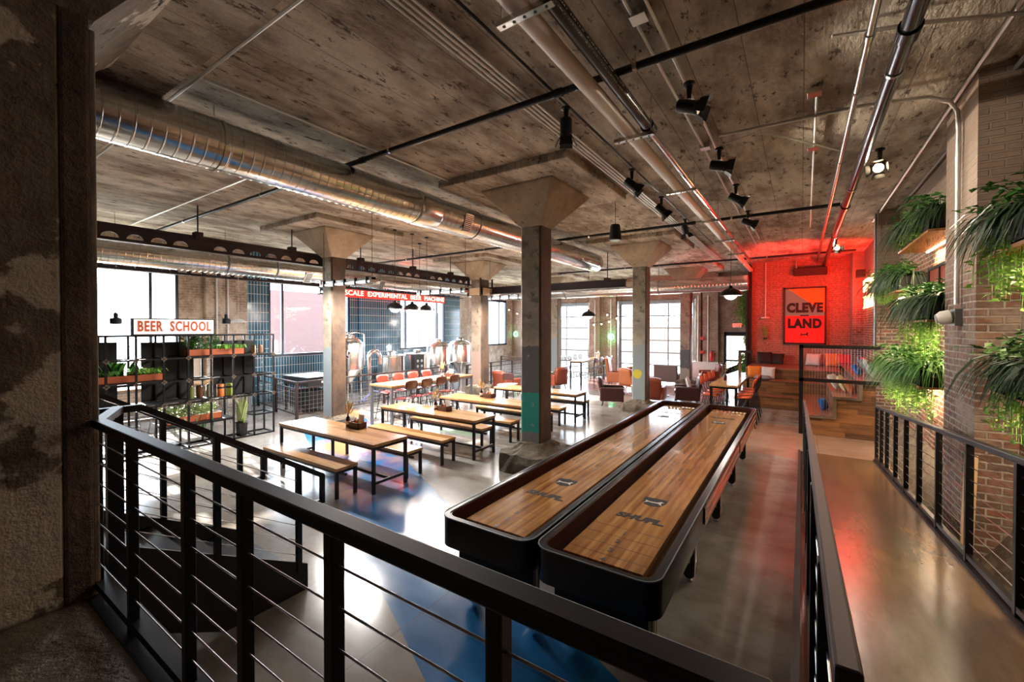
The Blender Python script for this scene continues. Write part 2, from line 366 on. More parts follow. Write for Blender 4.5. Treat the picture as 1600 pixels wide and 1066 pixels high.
# painted column shafts (object space: z from floor); paint on the faces towards -Y, shade coloured into the +X faces
def column_mat(name, base, bands, allface=False, patch=None):
    m, nt, p = new(name); s = nt.nodes.new('ShaderNodeSeparateXYZ'); v = coords(nt); L(nt, v, s.inputs[0])
    n1 = noise(nt, v, 1.4, 6, .65); n2 = noise(nt, v, 9, 5, .7)
    c = mixc(nt, ramp(nt, n1, .4, .6), base, tuple(q * .6 for q in base))
    c = mixc(nt, ramp(nt, noise(nt, v, 4, 6, .7), .53, .63), c, tuple(q * .3 for q in base))
    z = val(nt, 'ADD', s.outputs[2], val(nt, 'MULTIPLY', val(nt, 'SUBTRACT', noise(nt, v, 3.5, 4), .5), .35))
    for z0, z1, col in bands:
        f = val(nt, 'MULTIPLY', val(nt, 'GREATER_THAN', z, z0), val(nt, 'LESS_THAN', z, z1))
        f = val(nt, 'MULTIPLY', f, ramp(nt, n2, .68, .62)); c = mixc(nt, f, c, col)
    if patch:
        (px_, pz, pr, pc) = patch
        d = val(nt, 'SQRT', val(nt, 'ADD', val(nt, 'POWER', val(nt, 'SUBTRACT', s.outputs[0], px_), 2), val(nt, 'POWER', val(nt, 'SUBTRACT', s.outputs[2], pz), 2)))
        c = mixc(nt, val(nt, 'LESS_THAN', val(nt, 'ADD', d, val(nt, 'MULTIPLY', n2, .12)), pr), c, pc)
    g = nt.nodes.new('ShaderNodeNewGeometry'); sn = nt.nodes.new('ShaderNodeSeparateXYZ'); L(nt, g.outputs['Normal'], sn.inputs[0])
    side = mixc(nt, ramp(nt, n1, .4, .6), (.11, .06, .032), (.035, .02, .012))  # dark brown stands in for the shade on faces turned from the left windows
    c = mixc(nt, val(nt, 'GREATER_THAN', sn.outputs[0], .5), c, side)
    L(nt, c, p.inputs['Base Color']); p.inputs['Roughness'].default_value = .6; bump(nt, p, n2, .5, .02)
    return m
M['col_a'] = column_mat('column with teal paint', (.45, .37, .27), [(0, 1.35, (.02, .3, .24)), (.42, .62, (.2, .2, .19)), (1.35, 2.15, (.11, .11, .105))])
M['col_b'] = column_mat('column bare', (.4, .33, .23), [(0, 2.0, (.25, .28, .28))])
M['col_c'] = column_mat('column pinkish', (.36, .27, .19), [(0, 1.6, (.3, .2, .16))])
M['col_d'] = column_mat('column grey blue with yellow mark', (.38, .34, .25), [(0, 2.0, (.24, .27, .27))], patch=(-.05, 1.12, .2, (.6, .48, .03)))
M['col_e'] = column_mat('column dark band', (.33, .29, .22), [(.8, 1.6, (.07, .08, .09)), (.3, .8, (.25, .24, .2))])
# ------------------------------------------------------------------ setting
b = MB(); b.box(XL - .3, XR + .3, -4, YE + .3, -.3, 0); struct(b.build('floor', M['floor']))
b = MB(); b.box(XL - .3, XR + .3, -4, YE + .3, ZC, ZC + .3); struct(b.build('ceiling', M['ceiling']))
b = MB(); ST = [(-4, 2.0, 0), (4.88, 6.72, 0), (6.72, 7.39, 1), (10.5, 13.05, 1), (15.95, 17.1, 1), (17.1, 18.6, 0), (21.4, YE, 0)]
for y0, y1, k in ST: b.mi = k; b.box(XL - .3, XL, y0, y1, 0, ZC)
for (y0, y1), k, z in zip(WINS, (0, 1, 1, 0), (.9, 1.54, 1.54, 1.5)):
    b.mi = k; b.box(XL - .3, XL, y0, y1, 0, z); b.mi = 0; b.box(XL - .3, XL, y0, y1, 4.13, ZC)
b.mi = 1; b.box(XL, XL + .16, 10.9, 12.75, 0, ZC)
b.mi = 0; b.box(XL, XL + .2, 5.5, 6.3, 0, ZC)
struct(b.build('wall_left', [M['brick_left'], M['tile']]))
for i, ((y0, y1), z, ms) in enumerate(zip(WINS, (.9, 1.54, 1.54, 1.5), ([4.25], [7.87], [13.42, 15.45], [20.7]))):
    f = MB(); X = XL - .12
    for a, c in ((y0, y0 + .07), (y1 - .07, y1)): f.box(X, X + .1, a, c, z, 4.13)
    f.box(X, X + .1, y0, y1, 4.0, 4.13); f.box(X - .02, X + .16, y0, y1, z - .03, z + .06)
    for q in ms: f.box(X, X + .09, q - .035, q + .035, z, 4.1)
    o = struct(f.build('window_%d' % (i + 1), M['glass_frame']))
    g = MB(); g.box(X + .04, X + .05, y0, y1, z, 4.1); g.build('pane', M['glass'], o)
# end wall
b = MB(); D = 3.72
GX = [(-12.5, -9.7), (-7.95, -4.25)]
xs = [XL - .3, GX[0][0], GX[0][1], GX[1][0], GX[1][1], -2.97, -1.88, XR + .3]
for a, c in ((xs[0], xs[1]), (xs[2], xs[3]), (xs[4], xs[5]), (xs[6], xs[7])): b.box(a, c, YE, YE + .3, 0, ZC)
for a, c in GX: b.box(a, c, YE, YE + .3, D + .15, ZC)
b.box(-2.97, -1.88, YE, YE + .3, 2.3, ZC)
for a, c in ((-9.6, -9.0), (-8.55, -8.1), (-4.15, -3.95), (-3.85, -3.2)): b.box(a, c, YE - .22, YE, 0, ZC)
struct(b.build('wall_end', M['brick_end']))
for i, (a, c) in enumerate(GX):
    f = MB(); Y = YE + .1
    f.box(a, a + .09, Y - .08, Y, 0, D); f.box(c - .09, c, Y - .08, Y, 0, D); f.box(a, c, Y - .2, Y, D, D + .15)
    for k in range(7): f.box(a, c, Y - .06, Y, k * .62 - .035 if k else 0, k * .62 + .035)
    n = 2 if i == 0 else 3
    for k in range(1, n + (i == 1)):
        q = a + (c - a) * k / n; f.box(q - .035, q + .035, Y - .07, Y, 0, D)
    o = struct(f.build('door_%d' % (i + 1), M['greysteel']))
    g = MB(); g.box(a, c, Y - .02, Y - .01, 0, D); g.build('pane', M['glass'], o)
    t = MB(); t.box(a - .12, a, YE - .12, YE, 0, 3.9); t.box(c, c + .12, YE - .12, YE, 0, 3.9)
    struct(t.build('trim_%d' % (i + 1), M['galv']))
f = MB(); f.box(-2.97, -2.87, YE - .02, YE + .1, 0, 2.3); f.box(-1.98, -1.88, YE - .02, YE + .1, 0, 2.3); f.box(-2.97, -1.88, YE - .02, YE + .1, 2.12, 2.3)
f.box(-2.87, -1.98, YE, YE + .08, 0, .25); f.box(-2.87, -1.98, YE, YE + .08, .95, 1.02)
o = struct(f.build('door_3', M['matte_black'])); g = MB(); g.box(-2.9, -1.95, YE + .03, YE + .04, .2, 2.15); g.build('pane', M['glass'], o)
b = MB(); b.box(-1.62, XR, 19.3, 19.55, 0, ZC); struct(b.build('wall_red', M['brick_red']))
b = MB(); b.box(-1.74, -1.62, 19.1, 20.4, 0, ZC); struct(b.build('trim_4', M['matte_black']))
b = MB(); b.box(XR, XR + .3, -4, YE, -.3, ZC); struct(b.build('wall_right', M['brick_right']))
b = MB()
for y0, y1 in ((-.3, 1.0), (6.05, 7.15), (12.2, 13.3), (18.4, 19.3)): b.box(1.42, XR + .01, y0, y1, 0, ZC)
b.box(1.36, 1.43, 12.2, 12.4, 0, ZC)
struct(b.build('trim_5', M['brick_pil']))
b = MB(); b.box(XL - .3, XR + .3, -4.3, -4, -.3, ZC); struct(b.build('wall_back', M['concrete']))
# upper platform and the ramp going down along the right wall
b = MB(); b.box(-9, XR, -4, .66, .0, .95); struct(b.build('floor_platform', M['platform']))
b = MB(); b.box(-9, -.02, .66, .82, .80, .958); b.box(-9, -.02, .70, .74, 0, .8); struct(b.build('trim_6', M['steel_black']))
RZ = lambda y: max(0, .95 * (10.45 - y) / (10.45 - .72))
b = MB()
b.add([(-.0, .66, .95), (1.13, .66, .95), (1.13, 10.45, .002), (0, 10.45, .002), (0, .66, 0), (1.13, .66, 0), (1.13, 10.45, 0), (0, 10.45, 0)],
      [(0, 1, 2, 3), (4, 5, 6, 7), (0, 4, 5, 1), (1, 5, 6, 2), (2, 6, 7, 3), (3, 7, 4, 0)])
struct(b.build('floor_ramp', M['ramp']))
b = MB()
for x0 in (-.035, 1.13):
    for k in range(2):
        zz = (.0, -.12)[k]; 
    b.add([(x0, .66, .97), (x0 + .04, .66, .97), (x0 + .04, 10.45, .03), (x0, 10.45, .03), (x0, .66, .72), (x0 + .04, .66, .72), (x0 + .04, 10.45, 0), (x0, 10.45, 0)],
      [(0, 1, 2, 3), (4, 5, 6, 7), (0, 4, 5, 1), (1, 5, 6, 2), (2, 6, 7, 3), (3, 7, 4, 0)])
b.bar((1.2, .66, .93), (1.2, 10.4, -.0), .06, .05)
struct(b.build('trim_7', M['rust']))
b = MB()   # rubble footing of the right wall
def foot(u, v):
    yy = .7 + u * 11.4; z = .62 * (1 - v) ; x = 1.72 - v * .38 - .03 * math.sin(yy * 9) * v
    return (x + random.uniform(-.02, .02), yy, z + random.uniform(-.03, .03))
b.grid(foot, 60, 6); struct(b.build('trim_8', M['rubble'], smooth=30))
# ------------------------------------------------------------------ columns
def column(x, y, mt, label, s=.21, base=(.35, .35, .35, .35, .3), skip=False):
    t = thing('concrete_column', label, 'column', (x, y, 0), group='concrete columns of the hall')
    b = MB(); ch = .03
    P = [(-s + ch, -s), (s - ch, -s), (s, -s + ch), (s, s - ch), (s - ch, s), (-s + ch, s), (-s, s - ch), (-s, -s + ch)]
    n = 14; 
    for i in range(n + 1):
        z = 4.32 * i / n
        for (a, c) in P:
            j = random.uniform(-.006, .006); b.v.append((a * (1 + j), c * (1 + j), z))
    for i in range(n):
        for k in range(8): b.f.append((i * 8 + k, i * 8 + (k + 1) % 8, (i + 1) * 8 + (k + 1) % 8, (i + 1) * 8 + k)); b.m.append(0)
    b.build('shaft', mt, t)
    b = MB(); c = .72; z0, z1 = 4.3, 4.9
    vs = [(i * s, j * s, z0) for i, j in ((-1, -1), (1, -1), (1, 1), (-1, 1))] + [(i * c, j * c, z1) for i, j in ((-1, -1), (1, -1), (1, 1), (-1, 1))] + [(i * c, j * c, z1 + .04) for i, j in ((-1, -1), (1, -1), (1, 1), (-1, 1))]
    b.add(vs, [(0, 3, 2, 1)] + [(k * 4 + i, k * 4 + (i + 1) % 4, k * 4 + 4 + (i + 1) % 4, k * 4 + 4 + i) for k in (0, 1) for i in range(4)] + [(8, 9, 10, 11)])
    b.build('capital', M['capital'], t, bevel=.02)
    b = MB(); b.box(-1.25, 1.25, -1.25, 1.25, 4.93, ZC + .01); b.build('drop_panel', M['ceiling'], t, bevel=.02)
    x0, x1, y0, y1, h = base; b = MB(); n = 9
    ring = []
    for k in range(28):
        a = 2 * PI * k / 28; cx, sx = math.cos(a), math.sin(a); q = max(abs(cx), abs(sx)) ** .96
        ring.append(((x1 if cx > 0 else x0) * cx / q, (y1 if sx > 0 else y0) * sx / q))
    lv = [(1.0, 0), (1.0, h * .55), (.97, h * .92), (.82, h), (.62, h + .03), (.45, h + .1)]
    for sc, z in lv:
        for (px_, py) in ring: b.v.append((px_ * sc * random.uniform(.97, 1.03), py * sc * random.uniform(.97, 1.03), z + (random.uniform(-.02, .02) if z else 0)))
    for i in range(len(lv) - 1):
        for k in range(28): b.f.append((i * 28 + k, i * 28 + (k + 1) % 28, (i + 1) * 28 + (k + 1) % 28, (i + 1) * 28 + k)); b.m.append(0)
    b.f.append(tuple(range(5 * 28, 6 * 28))); b.m.append(0)
    b.build('footing', M['rubble'], t)
    return t
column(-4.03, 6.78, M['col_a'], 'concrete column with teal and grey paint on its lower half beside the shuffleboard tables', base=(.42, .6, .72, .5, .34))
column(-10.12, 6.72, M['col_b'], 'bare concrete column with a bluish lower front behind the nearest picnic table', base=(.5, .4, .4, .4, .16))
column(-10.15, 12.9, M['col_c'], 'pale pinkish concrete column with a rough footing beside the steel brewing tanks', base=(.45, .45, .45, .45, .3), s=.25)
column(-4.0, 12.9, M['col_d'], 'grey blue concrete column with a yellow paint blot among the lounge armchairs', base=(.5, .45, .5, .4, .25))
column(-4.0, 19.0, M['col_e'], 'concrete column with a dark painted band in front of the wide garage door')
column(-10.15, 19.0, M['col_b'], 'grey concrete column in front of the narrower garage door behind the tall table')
t = thing('foreground_pillar', 'massive dark pillar of peeling plaster in the left foreground on the platform', 'pillar', (-3.97, .14, .95))
b = MB(); b.box(-.63, .605, -.6, .44, 0, 3.5); b.build('shaft', M['pillar'], t, bevel=.02); b = MB(); b.box(-.62, .612, .43, .56, 0, 3.5); b.build('bare_strip', M['pillar_bare'], t, bevel=.02); b = MB(); b.box(-.61, .6, .55, .585, 0, 3.25); b.build('edge_render', M['concrete'], t, bevel=.01)
b = MB(); z0, z1 = 3.3, 3.95
vs = [(-.63, -.6, z0), (.61, -.6, z0), (.61, .58, z0), (-.63, .58, z0), (-1.3, -1.3, z1), (1.15, -1.3, z1), (1.15, 1.1, z1), (-1.3, 1.1, z1)]
b.add(vs, [(0, 3, 2, 1), (4, 5, 6, 7)] + [(i, (i + 1) % 4, 4 + (i + 1) % 4, 4 + i) for i in range(4)]); b.build('capital', M['pillar'], t)
b = MB(); b.box(-1.9, 1.75, -1.9, 1.55, 3.94, 4.11); b.build('drop_panel', M['ceiling'], t)

# ------------------------------------------------------------------ ceiling services
def duct_prof(L_, r, ridge=.12):
    p = []; z = 0
    while z < L_ - .01: p += [(r, z), (r, z + ridge - .02), (r + .005, z + ridge - .016), (r + .005, z + ridge - .006)]; z += ridge
    return p + [(r, L_)]
t = thing('air_duct', 'long silver spiral air duct crossing the ceiling beside the teal column', 'duct', (-5.6, 0, 4.6))
b = MB(); b.lathe([(r, z) for r, z in duct_prof(13.0, .285)], 28, (0, 0, 0), 'y'); b.build('duct_tube', M['galv'], t, smooth=30)
for yy in (5.2, 8.9):
    b = MB(); b.lathe([(.292, 0), (.3, .01), (.3, .05), (.3, .5), (.292, .52)], 28, (0, yy, 0), 'y'); b.build('coupling', M['galv'], t, smooth=60)
b = MB(); b.lathe([(.29, 0), (.29, .25), (.2, .4), (.05, .42)], 24, (0, 12.9, 0), 'y'); b.build('end_cap', M['galv'], t, smooth=60)
def register(t, c, rot, M_=M['galv']):
    b = MB(); R = Euler(rot).to_matrix()
    b.cbox(c, (.34, .22, .03), R)
    g = b.build('register', M_, t)
    s_ = MB()
    for k in range(9):
        o = Vector(c) + R @ Vector((-.14 + k * .035, 0, .018)); s_.cbox(o, (.012, .18, .012), R)
    s_.build('grille', M['matte_black'], g)
register(t, (.27, 6.4, -.09), (0, math.radians(108), 0))
for yy in (2.2, 6.8, 11.4):
    b = MB(); b.tube([(0, yy, .3), (0, yy, .45)], .008, 6); b.lathe([(.294, 0), (.3, 0), (.3, .03), (.294, .03)], 28, (0, yy, 0), 'y'); b.build('hanger', M['galv'], t)
t = thing('air_duct', 'silver spiral duct running below the window side ceiling and turning towards the red wall', 'duct', (-12, 0, 4.12))
b = MB(); b.lathe([(r, z) for r, z in duct_prof(14.3, .28)], 24, (0, 2.0, 0), 'y'); b.build('duct_tube', M['galv'], t, smooth=30)
b = MB(); b.tube([(0, 16.3, 0), (.06, 16.6, 0), (.25, 16.85, -.0), (.5, 17.0, -.02), (.9, 17.05, -.04)], .285, 20, False)
b.build('elbow', M['galv'], t, smooth=60)
b = MB(); b.lathe([(r, z) for r, z in duct_prof(9.6, .27)], 24, (.85, 17.05, -.06), 'x'); b.build('cross_duct', M['galv'], t, smooth=30)
for yy in (4.9, 6.1, 9.5, 12.4):
    b = MB(); b.lathe([(.285, 0), (.3, .01), (.3, .04), (.285, .05)], 24, (0, yy, 0), 'y'); b.build('clamp_band', M['greysteel'], t)
for xx in (3.4, 7.4):
    b = MB(); b.lathe([(.275, 0), (.29, .01), (.29, .04), (.275, .05)], 24, (xx, 17.05, -.06), 'x'); b.tube([(xx, 17.05, .2), (xx, 17.05, .93)], .01, 6); b.build('clamp_band', M['greysteel'], t)
register(t, (.21, 7.0, -.18), (0, math.radians(130), 0)); register(t, (.21, 9.6, -.18), (0, math.radians(130), 0))
# perforated crane beams
def lattice(name, label, loc, length, h, pitch=.36, rz=0, open_=.75):
    t = thing(name, label, 'beam', loc, rz)
    b = MB(); n = int(length / pitch); r = pitch * .36
    for k in range(n):
        y0 = k * pitch; yc = y0 + pitch / 2
        solid = (k % 9 == 8)
        top, bot = h / 2, -h / 2
        if solid: b.box(-.012, .012, y0, y0 + pitch, bot, top); continue
        zb = bot + .05
        arc = [(yc - r * math.cos(a), zb + r * open_ * math.sin(a)) for a in [PI * q / 10 for q in range(11)]]
        for q in range(10):   # web above the arch
            (ya, za), (yb, zb2) = arc[q], arc[q + 1]
            b.prism([(ya, za), (yb, zb2), (yb, top), (ya, top)], -.012, .012, lambda u, v, w: (w, u, v))
        b.box(-.012, .012, y0, yc - r, bot, top); b.box(-.012, .012, yc + r, y0 + pitch, bot, top)
        b.box(-.012, .012, yc - r, yc + r, bot, zb)
    b.build('web', M['rust'], t)
    b = MB(); b.box(-.07, .07, 0, length, h / 2 - .012, h / 2 + .015); b.box(-.07, .07, 0, length, -h / 2 - .015, -h / 2 + .012); b.build('flange', M['rust'], t)
    return t
t = lattice('crane_beam', 'rust brown crane beam with half round holes passing the bare concrete column', (-10.48, .8, 4.25), 12.2, .28)
for yy in (3.0, 5.0, 7.0, 9.0, 10.8):
    b = MB(); b.tube([(0, yy, .14), (0, yy, .8)], .014, 6); b.box(-.09, .09, yy - .07, yy + .07, .1, .24); b.build('hanger', M['rust'], t)
lattice('crane_beam', 'second perforated brown crane beam below the window side duct', (-13.1, .8, 3.95), 14.5, .19, .34)
t = lattice('crane_arm', 'short perforated crane arm carrying a chain hoist near the windows', (-12.9, 8.05, 3.68), 1.1, .2, .22, -PI / 2)
b = MB(); b.box(-.09, .09, .75, 1.0, -.28, -.1); b.tube([(0, .87, -.28), (0, .87, -.5)], .012, 6); b.lathe([(.001, -.56), (.05, -.54), (.05, -.5), (.001, -.48)], 8, (0, .87, 0)); b.build('hoist', M['rust'], t)
t = thing('steel_beam', 'dark rust brown steel channel ending in mid air beyond the teal column', 'beam', (0, 0, 0))
b = MB(); b.box(-10.0, -4.6, 13.2, 13.28, 3.78, 4.02); b.box(-10, -4.6, 13.12, 13.36, 3.99, 4.03); b.box(-10, -4.6, 13.12, 13.36, 3.77, 3.81); b.build('channel', M['rust'], t)
for xx in (-8.3, -5.2):
    b = MB(); b.tube([(xx, 13.24, 4.0), (xx, 13.24, ZC)], .015, 6); b.box(xx - .06, xx + .06, 13.1, 13.38, 4.02, 4.1); b.build('hanger', M['rust'], t)
t = thing('column_collar', 'timber and steel collar clamped around the pinkish column', 'bracket', (-10.15, 12.9, 3.72))
b = MB(); b.box(-.34, .34, -.34, -.26, 0, .26); b.box(.26, .34, -.34, .34, 0, .26); b.box(-.34, -.26, -.34, .34, 0, .26); b.build('collar', M['pine'], t)
for i, j in ((-1, -1), (1, -1), (1, 1)):
    b = MB(); b.box(i * .3 - .03, i * .3 + .03, j * .36 - .02, j * .36 + .02, -.05, .62); b.build('strap', M['rust'], t)
# pipes
def pipe(name, label, pts, r, mt, n=10, hangers=None, hr=.006, couplings=None, cat='pipe', group=None):
    p0 = Vector(pts[0]); t = thing(name, label, cat, p0, group=group)
    b = MB(); b.tube([Vector(p) - p0 for p in pts], r, n); b.build('tube', mt, t, smooth=50)
    for q in couplings or []:
        a, c = Vector(pts[0]), Vector(pts[-1]); d = (c - a).normalized(); m = a + d * q - p0
        b = MB(); b.tube([m - d * r * 1.2, m + d * r * 1.2], r * 1.25, n); b.build('coupling', mt, t, smooth=50)
    for q in hangers or []:
        a, c = Vector(pts[0]), Vector(pts[-1]); d = (c - a).normalized(); m = a + d * q
        b = MB(); b.tube([(0 + m.x - p0.x, m.y - p0.y, m.z + r * .8 - p0.z), (m.x - p0.x, m.y - p0.y, ZC - p0.z)], hr, 5)
        b.tube([m - p0 - d * .02, m - p0 + d * .02], r * 1.15, n); b.build('hanger', M['galv'], t)
    return t
pipe('sprinkler_pipe', 'black sprinkler pipe crossing the ceiling above the near tables', [(-14.7, 3.98, 4.93), (1.6, 3.98, 4.93)], .036, M['steel_black'], couplings=(9.4, 12.6, 15), hangers=(3, 6.5, 10, 13.4))
pipe('sprinkler_pipe', 'black sprinkler pipe crossing the ceiling beyond the teal column', [(-14.7, 10.65, 4.93), (.62, 10.65, 4.93)], .036, M['steel_black'], couplings=(4.2, 9.4, 12.6), hangers=(3, 6.5, 10, 13.4))
pipe('sprinkler_pipe', 'black sprinkler pipe crossing the ceiling close to the red wall', [(-9, 17.2, 4.93), (1.4, 17.2, 4.93)], .036, M['steel_black'], couplings=(4.2, 9.4), hangers=(3, 8))
pipe('drain_pipe', 'thick cream drain pipe running along the ceiling', [(-1.66, .9, 4.75), (-1.66, 19.2, 4.75)], .075, M['white_pvc'], 16)
t = pipe('cast_iron_pipe', 'thick black iron pipe with white printed lettering beside the cream pipe', [(-1.47, .9, 4.8), (-1.47, 5.05, 4.8)], .062, M['gloss_black'], 16, couplings=(1.55, 4.1))
m_ = text_mb('C M I 015 1234   NO-HUB   CAST IRON SOIL PIPE   NO-HUB   UNION TOWNSHIP', .06, .001)
xf(m_, Matrix.Translation((.052, 2.6, -.028)) @ Euler((math.radians(0), math.radians(118), math.radians(0))).to_matrix().to_4x4() @ Euler((0, 0, PI / 2)).to_matrix().to_4x4())
m_.build('lettering', M['card'], t)
pipe('steel_pipe', 'bare steel pipe beside the cream pipe, red lit towards the end wall', [(-1.48, 5.1, 4.8), (-1.48, 18.9, 4.8)], .045, M['chrome'], 12)
pipe('steel_pipe', 'slim galvanised pipe on the ceiling over the ramp edge', [(.44, 1.5, 4.85), (.44, 19.2, 4.85)], .03, M['galv'], 10, couplings=(3, 6.2, 9.5, 13), hangers=(4, 8, 12))
pipe('steel_pipe', 'thick dark polished pipe on the ceiling above the ramp', [(.66, 1.2, 4.75), (.66, 19.2, 4.75)], .062, plain('dark oiled pipe', (.09, .09, .11), .14, .9), 14, couplings=(3.2, 8.9), hangers=(3.8, 7.6, 12))
for k in range(4):
    pipe('conduit', 'one of four parallel steel conduits bundled on the ceiling', [(-2.62 + k * .055, -.5, 4.99), (-2.62 + k * .055, 18, 4.99)], .014, M['conduit'], 6, cat='conduit', group='bundle of four parallel ceiling conduits')
pipe('conduit', 'black conduit on the ceiling feeding the left row of spotlights', [(-2.2, .5, 5.0), (-2.2, 14, 5.0)], .015, M['steel_black'], 6, cat='conduit')
pipe('conduit', 'steel conduit feeding the middle row of spotlights', [(-1.0, .5, 5.0), (-1.0, 14, 5.0)], .014, M['conduit'], 6, cat='conduit')
pipe('conduit', 'steel conduit left of the middle spotlights with a junction box', [(-1.14, .5, 5.0), (-1.14, 15, 5.0)], .014, M['conduit'], 6, cat='conduit')
pipe('conduit', 'bright conduit crossing above the silver duct near the left pillar', [(-14.5, 1.83, 4.99), (-2.5, 1.83, 4.99)], .016, M['conduit'], 6, couplings=(10.1,), cat='conduit')
pipe('conduit', 'bright conduit crossing the ceiling left of the silver duct', [(-14.5, 3.5, 4.99), (-6.0, 3.5, 4.99)], .016, M['conduit'], 6, cat='conduit')
pipe('conduit', 'pair of thin conduit lines alongside the silver duct', [(-5.05, 1.9, 5.02), (-5.05, 7.5, 5.02)], .012, M['conduit'], 6, cat='conduit')
pipe('conduit', 'conduit running along the top edge of the right brick wall', [(1.39, .5, 5.0), (1.39, 13.2, 5.0)], .018, M['conduit'], 6, cat='conduit')
pipe('conduit', 'dark conduit in the upper corner of the right brick wall', [(1.66, .5, 4.95), (1.66, 12.1, 4.95)], .02, M['greysteel'], 6, cat='conduit')
pipe('conduit', 'conduit snaking across the ceiling to the spotlight over the ramp', [(-.95, 6.5, 4.99), (-.5, 6.3, 4.98), (-.2, 6.6, 4.97), (.5, 7.6, 4.95), (.82, 7.75, 4.95)], .013, M['conduit'], 6, cat='conduit')
pipe('conduit', 'conduit bending down the near brick pilaster', [(-.9, 6.15, 4.99), (.6, 6.2, 4.98), (1.1, 6.3, 4.96), (1.3, 6.45, 4.92), (1.37, 6.5, 4.82), (1.38, 6.5, 4.6), (1.38, 6.5, 2.75)], .021, M['conduit'], 8, cat='conduit')
pipe('conduit', 'upper conduit arcing across the ceiling towards the right wall', [(.2, 4.6, 4.99), (.8, 4.75, 4.96), (1.3, 5.0, 4.97), (1.6, 5.1, 4.95), (1.68, 5.15, 4.8)], .018, M['conduit'], 6, cat='conduit')
pipe('conduit', 'conduit drop on the far pilaster beside the neon sign', [(1.34, 12.3, 5.0), (1.34, 12.3, 1.9)], .02, M['greysteel'], 6, cat='conduit')
pipe('conduit', 'vertical conduit on the near brick bay of the right wall', [(1.69, 5.3, 4.95), (1.69, 5.3, 2.2)], .018, M['conduit'], 6, cat='conduit')
pipe('conduit', 'vertical conduit on the red wall right of the tapestry', [(1.58, 19.27, 4.9), (1.58, 19.27, 1.2)], .025, M['conduit'], 6, cat='conduit')
pipe('conduit', 'hanging conduit with a round lamp on the red wall left of the tapestry', [(-1.15, 19.2, 5.0), (-1.15, 19.2, 2.9)], .015, M['conduit'], 6, cat='conduit')
for x_, y_, lab in ((-9.25, YE - .25, 'vertical conduit on the brick beside the narrower garage door'), (-8.35, YE - .25, 'vertical conduit on the brick between the two garage doors'),
                    (-3.62, YE - .25, 'vertical conduit on the brick above the fire extinguisher'), (-4.05, YE - .25, 'vertical conduit right of the wide garage door')):
    pipe('conduit', lab, [(x_, y_, 4.0), (x_, y_, .9)], .03, M['conduit'], 6, cat='conduit')
for y_, lab in ((5.75, 'first vertical pipe on the brick pier between the left windows'), (6.05, 'second vertical pipe on the brick pier between the left windows')):
    pipe('conduit', lab, [(XL + .24, y_, 4.1), (XL + .24, y_, .1)], .025, M['conduit'], 6, cat='conduit')
# strut channels under the two big pipes
def strut(y, z=4.64):
    t = thing('strut_channel', 'slotted steel channel hanging under the cream and black pipes', 'bracket', (-1.58, y, z), group='slotted channels under the two ceiling pipes')
    b = MB(); b.box(-.22, .22, -.03, .03, -.02, -.015); b.box(-.22, .22, -.03, -.026, -.02, .02); b.box(-.22, .22, .026, .03, -.02, .02); b.build('channel', M['galv'], t)
    for k in range(5):
        b = MB(); b.lathe([(.012, -.023), (.012, -.019)], 8, (-.17 + k * .085, 0, 0)); b.build('slot', M['matte_black'], t)
    for i in (-.19, .19):
        b = MB(); b.tube([(i, 0, 0), (i, 0, ZC - z)], .006, 5); b.build('rod', M['galv'], t)
    return t
s0 = strut(2.5)
for y in (4.8, 7.1, 9.4, 11.7, 14, 16.3): dup(s0, (-1.58, y, 4.64))
# junction boxes
def jbox(x, y, z, lab, s=(.13, .13, .06)):
    b = MB(); b.cbox((0, 0, 0), s); o = b.build('junction_box', M['galv'], bevel=.004); o.location = (x, y, z); tag(o, lab, 'junction box', 'ceiling junction boxes')
jbox(-1.1, 3.45, 5.0, 'square junction box on the conduits near the top of the room'); jbox(-1.12, 6.45, 5.0, 'white tipped junction box beside a middle spotlight')
jbox(.1, 5.6, 5.0, 'red tinted junction box on the ceiling left of the slim pipe'); jbox(.12, 7.3, 5.0, 'second junction box on the ceiling left of the slim pipe')
pipe('conduit', 'short conduit joining two ceiling boxes left of the slim pipe', [(.12, 5.6, 5.0), (.16, 13, 5.0)], .014, M['conduit'], 6, cat='conduit')
# ------------------------------------------------------------------ spotlights
def spot(i, x, y, aim, label, hz=4.68, power=36):
    t = thing('track_spotlight', label, 'spotlight', (x, y, 4.96), group='black barn door spotlights under the ceiling')
    b = MB(); b.lathe([(.055, 0), (.06, -.02), (.03, -.035), (.02, -.16)], 12); b.build('mount', M['steel_black'], t)
    c = Vector((0, 0, -.24)); d = Vector(aim).normalized(); R = d.to_track_quat('Z', 'Y').to_matrix()
    b = MB(); b.lathe([(.055, -.12), (.066, -.1), (.066, .06), (.072, .065), (.072, .1), (.062, .1), (.062, .07)], 14)
    xf(b, Matrix.Translation(c) @ R.to_4x4()); b.build('housing', M['steel_black'], t, smooth=40)
    b = MB(); b.lathe([(.001, .07), (.058, .072), (.058, .078), (.001, .085)], 14); xf(b, Matrix.Translation(c) @ R.to_4x4()); b.build('lens', M['lens'], t)
    for k in range(4):
        a = k * PI / 2; b = MB(); r2 = Euler((0, 0, a)).to_matrix()
        q = [r2 @ Vector(v) for v in ((.072, -.06, .09), (.072, .06, .09), (.12, .075, .18), (.12, -.075, .18), (.075, -.06, .09), (.075, .06, .09), (.123, .075, .18), (.123, -.075, .18))]
        b.add(q, [(0, 1, 2, 3), (7, 6, 5, 4), (0, 4, 5, 1), (1, 5, 6, 2), (2, 6, 7, 3), (3, 7, 4, 0)])
        xf(b, Matrix.Translation(c) @ R.to_4x4()); b.build('barn_door', M['steel_black'], t)
    p = Vector((x, y, 4.96)) + c + d * .13
    lt = light('spot_lamp', 'SPOT', p, power, (1, .86, .68), .05, aim=p + d, cone=1.5)
    return t
